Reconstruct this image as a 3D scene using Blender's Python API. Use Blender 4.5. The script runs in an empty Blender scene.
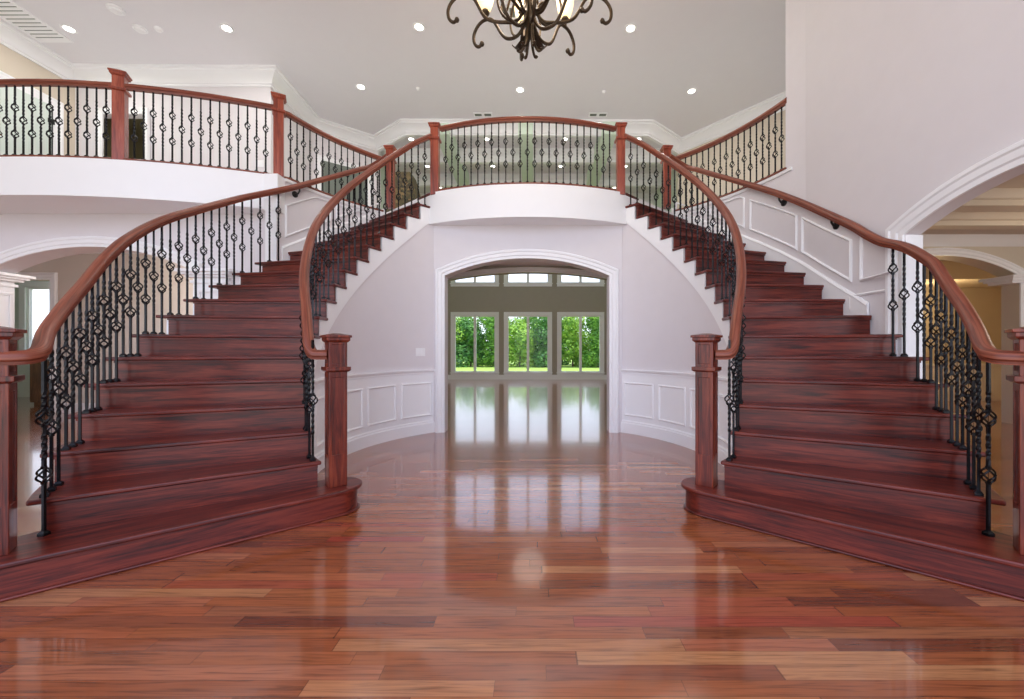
import bpy, bmesh, math, random
from math import sin, cos, pi, atan2, sqrt, hypot
random.seed(11)
S = 1.22            # one plan unit (the eye height) in metres
RHO = 0.157         # riser
ZB = -1.2           # how far the hall is built behind the camera
FL2 = 18 * RHO      # upper floor level
HC = 5.03           # ceiling level
SOF = 2.46          # underside of the upper floor
COL = bpy.context.scene.collection
CX, CZ = 0.121, 3.534   # centre of each stair's curve (mirrored in x for the other one)

# ------------------------------------------------------------------ materials
def lin(c):
    c = c / 255.0
    return c / 12.92 if c <= 0.04045 else ((c + 0.055) / 1.055) ** 2.4
def rgb(r, g, b): return (lin(r), lin(g), lin(b), 1)
def new_mat(name):
    m = bpy.data.materials.new(name); m.use_nodes = True
    nt = m.node_tree
    return m, nt, nt.nodes['Principled BSDF']
def N(nt, kind, **kw):
    n = nt.nodes.new(kind)
    for k, v in kw.items(): setattr(n, k, v)
    return n
def ramp(nt, stops, interp='LINEAR'):
    r = nt.nodes.new('ShaderNodeValToRGB'); r.color_ramp.interpolation = interp
    e = r.color_ramp.elements
    while len(e) < len(stops): e.new(0.5)
    for el, (p, c) in zip(e, stops): el.position = p; el.color = c
    return r
def paint(name, col, rough=0.55, var=0.03, scale=6):
    m, nt, b = new_mat(name); L = nt.links
    tc = N(nt, 'ShaderNodeTexCoord'); nz = N(nt, 'ShaderNodeTexNoise')
    nz.inputs['Scale'].default_value = scale; nz.inputs['Detail'].default_value = 3
    L.new(tc.outputs['Object'], nz.inputs['Vector'])
    c2 = tuple(x * (1 - var) for x in col[:3]) + (1,)
    r = ramp(nt, [(0.3, c2), (0.7, col)])
    L.new(nz.outputs['Fac'], r.inputs['Fac']); L.new(r.outputs['Color'], b.inputs['Base Color'])
    b.inputs['Roughness'].default_value = rough
    return m
def wood(name, dark, mid, light, scale, coord='Object', rough=0.28, coat=0.3):
    m, nt, b = new_mat(name); L = nt.links
    tc = N(nt, 'ShaderNodeTexCoord'); mp = N(nt, 'ShaderNodeMapping')
    mp.inputs['Scale'].default_value = scale
    L.new(tc.outputs[coord], mp.inputs['Vector'])
    oi = N(nt, 'ShaderNodeObjectInfo'); ad = N(nt, 'ShaderNodeVectorMath', operation='MULTIPLY_ADD')
    ad.inputs[1].default_value = (7, 13, 5)
    L.new(oi.outputs['Random'], ad.inputs[0]); L.new(mp.outputs['Vector'], ad.inputs[2])
    n1 = N(nt, 'ShaderNodeTexNoise'); n1.inputs['Scale'].default_value = 1.0
    n1.inputs['Detail'].default_value = 5; n1.inputs['Roughness'].default_value = 0.62; n1.inputs['Distortion'].default_value = 0.7
    L.new(ad.outputs[0], n1.inputs['Vector'])
    n2 = N(nt, 'ShaderNodeTexNoise'); n2.inputs['Scale'].default_value = 5.0; n2.inputs['Detail'].default_value = 3
    L.new(ad.outputs[0], n2.inputs['Vector'])
    mx = N(nt, 'ShaderNodeMath', operation='MULTIPLY_ADD'); mx.inputs[1].default_value = 0.3
    L.new(n2.outputs['Fac'], mx.inputs[0]); L.new(n1.outputs['Fac'], mx.inputs[2])
    r = ramp(nt, [(0.48, dark), (0.64, mid), (0.82, light)])
    L.new(mx.outputs[0], r.inputs['Fac']); L.new(r.outputs['Color'], b.inputs['Base Color'])
    b.inputs['Roughness'].default_value = rough
    b.inputs['Specular IOR Level'].default_value = 0.36; b.inputs['Coat Weight'].default_value = coat; b.inputs['Coat Roughness'].default_value = 0.18
    bp = N(nt, 'ShaderNodeBump'); bp.inputs['Strength'].default_value = 0.06; bp.inputs['Distance'].default_value = 0.004
    L.new(mx.outputs[0], bp.inputs['Height']); L.new(bp.outputs['Normal'], b.inputs['Normal'])
    return m
def floor_mat():
    m, nt, b = new_mat('plank_floor'); L = nt.links
    tc = N(nt, 'ShaderNodeTexCoord'); sp = N(nt, 'ShaderNodeSeparateXYZ')
    L.new(tc.outputs['Object'], sp.inputs[0])
    def M(op, a, bb=None, c=None):
        n = N(nt, 'ShaderNodeMath', operation=op)
        for i, v in enumerate((a, bb, c)):
            if v is None: continue
            if isinstance(v, (int, float)): n.inputs[i].default_value = v
            else: L.new(v, n.inputs[i])
        return n.outputs[0]
    W, LEN = 0.070, 0.95
    rowf = M('DIVIDE', sp.outputs['Y'], W); row = M('FLOOR', rowf)
    wn = N(nt, 'ShaderNodeTexWhiteNoise', noise_dimensions='1D'); L.new(row, wn.inputs['W'])
    xs = M('DIVIDE', M('ADD', sp.outputs['X'], M('MULTIPLY', wn.outputs['Value'], 17.3)), LEN)
    # boards of uneven length: bend x a little before flooring it
    xs = M('ADD', xs, M('MULTIPLY', M('SINE', M('MULTIPLY', xs, 2.2)), 0.28))
    pl = M('FLOOR', xs)
    cb = N(nt, 'ShaderNodeCombineXYZ'); L.new(row, cb.inputs[0]); L.new(pl, cb.inputs[1])
    w2 = N(nt, 'ShaderNodeTexWhiteNoise', noise_dimensions='2D'); L.new(cb.outputs[0], w2.inputs['Vector'])
    base = ramp(nt, [(0.0, rgb(112, 58, 40)), (0.10, rgb(138, 74, 44)), (0.38, rgb(164, 92, 54)), (0.55, rgb(150, 80, 46)),
                     (0.70, rgb(174, 104, 62)), (0.82, rgb(154, 66, 50)), (0.93, rgb(188, 128, 84)), (1.0, rgb(130, 62, 42))])
    L.new(w2.outputs['Value'], base.inputs['Fac'])
    # grain, stretched along the board
    mp = N(nt, 'ShaderNodeMapping'); mp.inputs['Scale'].default_value = (2.6, 60, 1)
    L.new(tc.outputs['Object'], mp.inputs['Vector'])
    ad = N(nt, 'ShaderNodeVectorMath', operation='MULTIPLY_ADD'); ad.inputs[1].default_value = (31, 17, 9)
    L.new(w2.outputs['Color'], ad.inputs[0]); L.new(mp.outputs['Vector'], ad.inputs[2])
    g = N(nt, 'ShaderNodeTexNoise'); g.inputs['Scale'].default_value = 1.3; g.inputs['Detail'].default_value = 6; g.inputs['Distortion'].default_value = 0.9
    L.new(ad.outputs[0], g.inputs['Vector'])
    gr = ramp(nt, [(0.28, (0.45, 0.42, 0.42, 1)), (0.5, (0.95, 0.95, 0.95, 1)), (0.8, (1.25, 1.22, 1.18, 1))])
    L.new(g.outputs['Fac'], gr.inputs['Fac'])
    mx = N(nt, 'ShaderNodeMix', data_type='RGBA', blend_type='MULTIPLY'); mx.inputs['Factor'].default_value = 0.95
    L.new(base.outputs['Color'], mx.inputs[6]); L.new(gr.outputs['Color'], mx.inputs[7])
    # seams
    fy = M('FRACT', rowf); fx = M('FRACT', xs)
    ey = M('MINIMUM', fy, M('SUBTRACT', 1.0, fy)); ex = M('MINIMUM', fx, M('SUBTRACT', 1.0, fx))
    seam = M('MAXIMUM', M('LESS_THAN', ey, 0.018), M('LESS_THAN', ex, 0.0018))
    mx2 = N(nt, 'ShaderNodeMix', data_type='RGBA'); L.new(M('MULTIPLY', seam, 0.55), mx2.inputs['Factor'])
    L.new(mx.outputs[2], mx2.inputs[6]); mx2.inputs[7].default_value = rgb(50, 20, 12)
    L.new(mx2.outputs[2], b.inputs['Base Color'])
    b.inputs['Roughness'].default_value = 0.2
    b.inputs['Coat Weight'].default_value = 0.85; b.inputs['Coat Roughness'].default_value = 0.07; b.inputs['Coat IOR'].default_value = 1.55
    bp = N(nt, 'ShaderNodeBump'); bp.inputs['Strength'].default_value = 0.05; bp.inputs['Distance'].default_value = 0.003
    n3 = N(nt, 'ShaderNodeTexNoise'); n3.inputs['Scale'].default_value = 1.0; n3.inputs['Detail'].default_value = 2
    mp3 = N(nt, 'ShaderNodeMapping'); mp3.inputs['Scale'].default_value = (1.5, 14, 1)
    L.new(tc.outputs['Object'], mp3.inputs['Vector']); L.new(mp3.outputs['Vector'], n3.inputs['Vector'])
    L.new(M('SUBTRACT', n3.outputs['Fac'], M('MULTIPLY', seam, 0.5)), bp.inputs['Height'])
    L.new(bp.outputs['Normal'], b.inputs['Normal']); L.new(bp.outputs['Normal'], b.inputs['Coat Normal'])
    return m
def metal(name, col, rough, met=0.7, bump=0.0):
    m, nt, b = new_mat(name); L = nt.links
    nz = N(nt, 'ShaderNodeTexNoise'); nz.inputs['Scale'].default_value = 60
    r = ramp(nt, [(0.35, tuple(x * 0.6 for x in col[:3]) + (1,)), (0.7, col)])
    tc = N(nt, 'ShaderNodeTexCoord'); L.new(tc.outputs['Object'], nz.inputs['Vector'])
    L.new(nz.outputs['Fac'], r.inputs['Fac']); L.new(r.outputs['Color'], b.inputs['Base Color'])
    b.inputs['Metallic'].default_value = met; b.inputs['Roughness'].default_value = rough
    return m
def emit(name, col, strength):
    m, nt, b = new_mat(name)
    b.inputs['Base Color'].default_value = (0.8, 0.8, 0.8, 1)
    b.inputs['Emission Color'].default_value = col; b.inputs['Emission Strength'].default_value = strength
    return m
def glass_mat():
    m = bpy.data.materials.new('window_glass'); m.use_nodes = True; nt = m.node_tree; nt.nodes.clear(); L = nt.links
    o = N(nt, 'ShaderNodeOutputMaterial'); t = N(nt, 'ShaderNodeBsdfTransparent'); g = N(nt, 'ShaderNodeBsdfGlossy')
    g.inputs['Roughness'].default_value = 0.02; t.inputs['Color'].default_value = (0.97, 0.99, 0.98, 1)
    f = N(nt, 'ShaderNodeFresnel'); f.inputs['IOR'].default_value = 1.3
    x = N(nt, 'ShaderNodeMixShader'); ge = N(nt, 'ShaderNodeNewGeometry'); iv = N(nt, 'ShaderNodeMath', operation='SUBTRACT'); iv.inputs[0].default_value = 1.0; L.new(ge.outputs['Backfacing'], iv.inputs[1])
    mu = N(nt, 'ShaderNodeMath', operation='MULTIPLY'); L.new(f.outputs[0], mu.inputs[0]); L.new(iv.outputs[0], mu.inputs[1]); L.new(mu.outputs[0], x.inputs[0]); L.new(t.outputs[0], x.inputs[1]); L.new(g.outputs[0], x.inputs[2])
    L.new(x.outputs[0], o.inputs[0]); return m
def leaf_mat(name, c1, c2):
    m, nt, b = new_mat(name); L = nt.links
    tc = N(nt, 'ShaderNodeTexCoord'); nz = N(nt, 'ShaderNodeTexNoise'); nz.inputs['Scale'].default_value = 1.6; nz.inputs['Detail'].default_value = 5
    L.new(tc.outputs['Object'], nz.inputs['Vector'])
    r = ramp(nt, [(0.35, c1), (0.65, c2)]); L.new(nz.outputs['Fac'], r.inputs['Fac']); L.new(r.outputs['Color'], b.inputs['Base Color'])
    b.inputs['Roughness'].default_value = 0.6
    tr = N(nt, 'ShaderNodeBsdfTranslucent'); L.new(r.outputs['Color'], tr.inputs['Color'])
    mx = N(nt, 'ShaderNodeMixShader'); mx.inputs[0].default_value = 0.35
    out = nt.nodes['Material Output']; L.new(b.outputs[0], mx.inputs[1]); L.new(tr.outputs[0], mx.inputs[2]); L.new(mx.outputs[0], out.inputs[0])
    return m

M_WALL = paint('wall_paint', rgb(227, 222, 224), 0.6, 0.02)
M_HALL = paint('hall_paint', rgb(224, 214, 203), 0.6, 0.02)
M_BEIGE = paint('beige_paint', rgb(214, 202, 184), 0.6, 0.02)
M_TRIM = paint('trim_white', rgb(246, 246, 247), 0.35, 0.01)
M_CEIL = paint('ceiling_paint', rgb(232, 230, 233), 0.7, 0.01)
M_GREAT = paint('great_room_paint', rgb(168, 160, 146), 0.6, 0.03)
M_GREEN = paint('green_paint_and_foliage_light', rgb(218, 228, 220), 0.6, 0.03)  # own colour of green room and door; foliage light on great-room walls
M_BEAM = paint('beam_foliage_light', rgb(220, 236, 218), 0.6, 0.03)  # greenish daylight off the trees, put into the beam colour
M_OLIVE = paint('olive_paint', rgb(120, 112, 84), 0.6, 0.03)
M_GREYGREEN = paint('grey_green_door_paint', rgb(112, 120, 110), 0.5, 0.05)
M_FLOOR = floor_mat()
M_STAIR = wood('stair_cherry', rgb(50, 14, 11), rgb(95, 30, 21), rgb(128, 50, 34), (1.8, 30, 30), rough=0.36, coat=0.2)
M_NEWEL = wood('newel_cherry', rgb(58, 18, 12), rgb(104, 38, 25), rgb(140, 62, 38), (24, 24, 1.6))
M_POST = wood('post_cherry', rgb(112, 46, 30), rgb(148, 66, 44), rgb(172, 88, 62), (16, 16, 1.4))
M_RAIL = wood('rail_cherry', rgb(88, 40, 26), rgb(124, 60, 41), rgb(150, 84, 60), (1.6, 14, 1), 'UV', 0.42, 0.12)
M_IRON = metal('black_iron', rgb(44, 45, 48), 0.27, 0.75)
M_BRONZE = metal('aged_bronze', rgb(82, 66, 50), 0.4, 0.75)
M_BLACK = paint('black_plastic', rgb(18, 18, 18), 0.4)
M_CAB = wood('cabinet_wood', rgb(92, 60, 34), rgb(120, 80, 48), rgb(140, 98, 62), (14, 14, 2))
M_CAN = emit('can_lens', (1, 0.95, 0.86, 1), 9)
M_BULB = emit('bulb_glow', (1, 0.78, 0.45, 1), 10)
M_GLASS = glass_mat()
def shade_mat():
    m, nt, b = new_mat('amber_glass_shade')
    b.inputs['Base Color'].default_value = (0.9, 0.78, 0.55, 1); b.inputs['Roughness'].default_value = 0.3
    b.inputs['Emission Color'].default_value = (1, 0.72, 0.36, 1); b.inputs['Emission Strength'].default_value = 1.5
    return m
M_SHADE = shade_mat()
M_LAWN = paint('lawn_grass', rgb(150, 178, 74), 0.8, 0.3, 3)
M_LEAF = [leaf_mat('leaf_bright', rgb(84, 136, 36), rgb(176, 210, 84)), leaf_mat('leaf_mid', rgb(54, 110, 34), rgb(140, 186, 70)), leaf_mat('leaf_deep', rgb(30, 84, 34), rgb(104, 158, 64))]
M_BARK = paint('bark', rgb(86, 70, 54), 0.9, 0.4, 8)
def stone_mat():
    m, nt, b = new_mat('mottled_stone'); L = nt.links
    tc = N(nt, 'ShaderNodeTexCoord'); v = N(nt, 'ShaderNodeTexVoronoi'); v.inputs['Scale'].default_value = 20
    L.new(tc.outputs['Object'], v.inputs['Vector'])
    r = ramp(nt, [(0, rgb(54, 50, 36)), (0.4, rgb(92, 78, 52)), (0.7, rgb(70, 72, 46)), (1, rgb(132, 108, 70))])
    sp = N(nt, 'ShaderNodeSeparateColor'); L.new(v.outputs['Color'], sp.inputs[0]); L.new(sp.outputs[0], r.inputs['Fac'])
    L.new(r.outputs['Color'], b.inputs['Base Color']); b.inputs['Roughness'].default_value = 0.8
    bp = N(nt, 'ShaderNodeBump'); bp.inputs['Strength'].default_value = 0.6; bp.inputs['Distance'].default_value = 0.03
    L.new(v.outputs['Distance'], bp.inputs['Height']); L.new(bp.outputs['Normal'], b.inputs['Normal'])
    return m
M_STONE = stone_mat()

# ------------------------------------------------------------------ mesh helpers (plan units: x, z = depth, h = height)
class MB:
    def __init__(self): self.v = []; self.f = []; self.uv = {}
    def add(self, pts, faces, uvs=None):
        o = len(self.v); self.v += [tuple(p) for p in pts]
        for i, f in enumerate(faces):
            if uvs: self.uv[len(self.f)] = uvs[i]
            self.f.append(tuple(o + k for k in f))
    def box(self, x0, x1, z0, z1, h0, h1):
        self.add([(x0, z0, h0), (x1, z0, h0), (x1, z1, h0), (x0, z1, h0), (x0, z0, h1), (x1, z0, h1), (x1, z1, h1), (x0, z1, h1)],
                 [(0, 3, 2, 1), (4, 5, 6, 7), (0, 1, 5, 4), (1, 2, 6, 5), (2, 3, 7, 6), (3, 0, 4, 7)])
    def obox(self, c, ax, ay, hx, hy, h0, h1):
        # box with horizontal axes ax, ay (unit 2-vectors)
        p = []
        for h in (h0, h1):
            for sx, sy in ((-1, -1), (1, -1), (1, 1), (-1, 1)):
                p.append((c[0] + sx * hx * ax[0] + sy * hy * ay[0], c[1] + sx * hx * ax[1] + sy * hy * ay[1], h))
        self.add(p, [(0, 3, 2, 1), (4, 5, 6, 7), (0, 1, 5, 4), (1, 2, 6, 5), (2, 3, 7, 6), (3, 0, 4, 7)])
    def frustum(self, c, w0, w1, h0, h1):
        p = [(c[0] + sx * w0, c[1] + sy * w0, h0) for sx, sy in ((-1, -1), (1, -1), (1, 1), (-1, 1))] + \
            [(c[0] + sx * w1, c[1] + sy * w1, h1) for sx, sy in ((-1, -1), (1, -1), (1, 1), (-1, 1))]
        self.add(p, [(0, 3, 2, 1), (4, 5, 6, 7), (0, 1, 5, 4), (1, 2, 6, 5), (2, 3, 7, 6), (3, 0, 4, 7)])
    def prism(self, poly, h0, h1):
        n = len(poly)
        self.add([(x, z, h0) for x, z in poly] + [(x, z, h1) for x, z in poly],
                 [tuple(range(n))[::-1], tuple(range(n, 2 * n))] + [(i, (i + 1) % n, n + (i + 1) % n, n + i) for i in range(n)])
    def loops(self, rings, closed_ring=True, cap=True):
        n = len(rings[0]); pts = [p for r in rings for p in r]; fs = []
        for i in range(len(rings) - 1):
            for j in range(n if closed_ring else n - 1):
                k = (j + 1) % n
                fs.append((i * n + j, i * n + k, (i + 1) * n + k, (i + 1) * n + j))
        if cap and closed_ring:
            fs.append(tuple(range(n))[::-1]); fs.append(tuple(range((len(rings) - 1) * n, len(rings) * n)))
        self.add(pts, fs)
    def tube(self, path, r, n=8, r_end=None, closed=False):
        rings = []; m = len(path)
        for i, p in enumerate(path):
            a = path[max(i - 1, 0)]; b = path[min(i + 1, m - 1)]
            t = [b[k] - a[k] for k in range(3)]; l = sqrt(sum(x * x for x in t)) or 1; t = [x / l for x in t]
            ref = (0, 0, 1) if abs(t[2]) < 0.9 else (1, 0, 0)
            if i: ref = prev
            d = sum(ref[k] * t[k] for k in range(3)); u = [ref[k] - d * t[k] for k in range(3)]
            l = sqrt(sum(x * x for x in u)) or 1; u = [x / l for x in u]; prev = u
            w = [t[1] * u[2] - t[2] * u[1], t[2] * u[0] - t[0] * u[2], t[0] * u[1] - t[1] * u[0]]
            rr = (r(i / max(m - 1, 1)) if callable(r) else (r if r_end is None else r + (r_end - r) * i / (m - 1)))
            rings.append([tuple(p[k] + rr * (cos(2 * pi * j / n) * u[k] + sin(2 * pi * j / n) * w[k]) for k in range(3)) for j in range(n)])
        self.loops(rings)
    def lathe(self, c, prof, n=20):
        rings = [[(c[0] + r * cos(2 * pi * j / n), c[1] + r * sin(2 * pi * j / n), c[2] + h) for j in range(n)] for r, h in prof]
        self.loops(rings)
    def rail(self, path, prof):
        # sweep along a 3-D path; the profile (sideways, up) stays upright; carries uv
        m = len(path); n = len(prof); rings = []; ls = [0]
        for i in range(1, m): ls.append(ls[-1] + sqrt(sum((path[i][k] - path[i - 1][k]) ** 2 for k in range(3))))
        for i, p in enumerate(path):
            a = path[max(i - 1, 0)]; b = path[min(i + 1, m - 1)]
            dx, dz = b[0] - a[0], b[1] - a[1]; l = hypot(dx, dz) or 1e-6; dx /= l; dz /= l
            sl = (b[2] - a[2]) / l; cs = 1 / sqrt(1 + sl * sl)
            up = (-dx * sl * cs, -dz * sl * cs, cs); sd = (dz, -dx, 0)
            rings.append([tuple(p[k] + q[0] * sd[k] + q[1] * up[k] for k in range(3)) for q in prof])
        pts = [p for r in rings for p in r]; fs = []; uvs = []
        for i in range(m - 1):
            for j in range(n):
                k = (j + 1) % n
                fs.append((i * n + j, i * n + k, (i + 1) * n + k, (i + 1) * n + j))
                v0, v1 = j / n * 1.0, (j + 1) / n * 1.0
                uvs.append(((ls[i], v0), (ls[i], v1), (ls[i + 1], v1), (ls[i + 1], v0)))
        fs.append(tuple(range(n))[::-1]); uvs.append(tuple((0.1, 0.1 * t) for t in range(n)))
        fs.append(tuple(range((m - 1) * n, m * n))); uvs.append(tuple((0.2, 0.1 * t) for t in range(n)))
        self.add(pts, fs, uvs)
    def planar(self, path, prof, org, U, V, W, closed=False):
        # mitred sweep of prof (out, proud) along a 2-D path in the plane (U, V); 'out' is left of the path, 'proud' along W
        m = len(path); rings = []
        for i in range(m):
            p = path[i]
            def dr(a, b):
                dx, dy = b[0] - a[0], b[1] - a[1]; l = hypot(dx, dy) or 1; return (dx / l, dy / l)
            if closed or 0 < i < m - 1:
                d0 = dr(path[i - 1], p); d1 = dr(p, path[(i + 1) % m])
            elif i == 0: d0 = d1 = dr(p, path[1])
            else: d0 = d1 = dr(path[i - 1], p)
            n0 = (-d0[1], d0[0]); n1 = (-d1[1], d1[0]); k = 1 + n0[0] * n1[0] + n0[1] * n1[1]
            k = max(k, 0.25); nn = ((n0[0] + n1[0]) / k, (n0[1] + n1[1]) / k)
            rings.append([tuple(org[c] + (p[0] + a * nn[0]) * U[c] + (p[1] + a * nn[1]) * V[c] + b * W[c] for c in range(3)) for a, b in prof])
        if closed: rings.append(rings[0])
        self.loops(rings, cap=not closed)
    def mirror(self):
        m = MB(); m.v = [(-x, z, h) for x, z, h in self.v]; m.f = [tuple(reversed(f)) for f in self.f]
        m.uv = {k: tuple(reversed(u)) for k, u in self.uv.items()}
        return m
    def build(self, name, mat, parent=None, org=(0, 0, 0), rot=0.0, smooth=35, bevel=0, mesh_only=False):
        c, s = cos(-rot), sin(-rot)
        vs = []
        for x, z, h in self.v:
            x -= org[0]; z -= org[1]; h -= org[2]
            vs.append(((x * c - z * s) * S, (x * s + z * c) * S, h * S))
        me = bpy.data.meshes.new(name); me.from_pydata(vs, [], self.f)
        if self.uv:
            ul = me.uv_layers.new(name='UVMap')
            for pi_, p in enumerate(me.polygons):
                u = self.uv.get(pi_)
                if u:
                    for q, li in enumerate(p.loop_indices): ul.data[li].uv = (u[q][0] * S, u[q][1] * S)
        bm = bmesh.new(); bm.from_mesh(me); bmesh.ops.recalc_face_normals(bm, faces=bm.faces); bm.to_mesh(me); bm.free()
        me.materials.append(mat)
        if smooth: me.shade_smooth(); me.set_sharp_from_angle(angle=math.radians(smooth))
        if mesh_only: return me
        o = bpy.data.objects.new(name, me); COL.objects.link(o)
        if parent is not None:
            pl = parent['_org'] if '_org' in parent else (0, 0, 0)
            o.parent = parent; o.location = tuple((org[k] - pl[k]) * S for k in range(3))
        else: o.location = tuple(org[k] * S for k in range(3))
        o.rotation_euler = (0, 0, rot)
        if bevel:
            b = o.modifiers.new('Bevel', 'BEVEL'); b.width = bevel * S; b.segments = 3; b.limit_method = 'ANGLE'; b.angle_limit = math.radians(40)
        return o
ORG = {}
def thing(name, label, cat, org, group=None):
    o = bpy.data.objects.new(name, None); COL.objects.link(o); o.location = tuple(c * S for c in org)
    o.empty_display_size = 0.1; o['label'] = label; o['category'] = cat
    if group: o['group'] = group
    ORG[o.name] = org
    return o
def part(name, mb, mat, parent, **kw):
    # a part whose vertices are given in plan coordinates; its origin is its thing's
    org = ORG[parent.name]
    o = mb.build(name, mat, None, org=org, **kw)
    o.parent = parent
    if parent.parent is not None or parent.type == 'MESH': o.location = (0, 0, 0)
    else: o.location = (0, 0, 0)
    ORG[o.name] = org
    return o
def tagm(o, label, cat, group=None):
    o['label'] = label; o['category'] = cat
    if group: o['group'] = group
    return o
def struct(name, mb, mat, **kw):
    o = mb.build(name, mat, **kw); o['kind'] = 'structure'; return o
TRIM_N = [0]
def trim(mb, mat=None, **kw):
    TRIM_N[0] += 1
    return struct('trim_%d' % TRIM_N[0], mb, mat or M_TRIM, **kw)

def lerp_table(tab, k):
    for (a, va), (b, vb) in zip(tab, tab[1:]):
        if k <= b or (b, vb) == tab[-1]:
            return va + (vb - va) * (k - a) / (b - a)
def inv_table(tab, v):
    for (a, va), (b, vb) in zip(tab, tab[1:]):
        if v <= vb or (b, vb) == tab[-1]:
            return a + (b - a) * (v - va) / (vb - va)
def catmull(pts, n=8):
    out = []
    for i in range(len(pts) - 1):
        p0 = pts[max(i - 1, 0)]; p1 = pts[i]; p2 = pts[i + 1]; p3 = pts[min(i + 2, len(pts) - 1)]
        for j in range(n):
            t = j / n
            out.append(tuple(0.5 * (2 * p1[k] + (p2[k] - p0[k]) * t + (2 * p0[k] - 5 * p1[k] + 4 * p2[k] - p3[k]) * t * t + (3 * p1[k] - p0[k] - 3 * p2[k] + p3[k]) * t ** 3) for k in range(len(p1))))
    out.append(tuple(pts[-1])); return out

# ------------------------------------------------------------------ stair layout
TI = [(1, -0.89), (2, -0.79), (3, -0.685), (4, -0.60), (5, -0.505), (6, -0.41), (7, -0.318), (8, -0.227), (12, 0.201), (18, 0.843)]
TO = [(1, -0.80), (2, -0.70), (3, -0.592), (4, -0.50), (5, -0.43), (6, -0.355), (7, -0.268), (8, -0.172), (9, -0.07), (10, 0.027), (11, 0.12), (12, 0.213), (13, 0.31), (18, 0.81)]
RI = 1.55
def thi(k): return lerp_table(TI, k)
def tho(k): return lerp_table(TO, k)
def ki(t): return inv_table(TI, t)
def ko(t): return inv_table(TO, t)
def wall_r(t): return min(2.60, 2.579 / cos(t))
WX = 2.70
def ro(k, m=False):
    if m: return 2.68 if k <= 2 else (2.715 if k < 13 else wall_r(tho(k)) + 0.006)
    return lerp_table([(1, 2.68), (2, 2.68), (4, 2.68), (6, 2.67), (7, 2.645), (8, 2.615)], k) if k < 8 else wall_r(tho(k)) + 0.006
def polar(r, t): return (CX + r * cos(t), CZ + r * sin(t))
NI = (1.147, 2.476); NO = (2.137, 1.640)
def hull(pts):
    pts = sorted(set((round(a, 5), round(b, 5)) for a, b in pts))
    def half(ps):
        h = []
        for p in ps:
            while len(h) > 1 and (h[-1][0] - h[-2][0]) * (p[1] - h[-2][1]) - (h[-1][1] - h[-2][1]) * (p[0] - h[-2][0]) <= 0: h.pop()
            h.append(p)
        return h[:-1]
    return half(pts) + half(pts[::-1])
def start_step(r, back):
    c = []
    for q in (NI, NO):
        c += [(q[0] + r * cos(2 * pi * j / 40), q[1] + r * sin(2 * pi * j / 40)) for j in range(40)]
    c += [polar(RI + 0.03, thi(2) + back), polar(ro(2) - 0.04, tho(2) + back)]
    return hull(c)
def mir(poly, m): return [(-x, z) for x, z in poly][::-1] if m else poly

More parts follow.
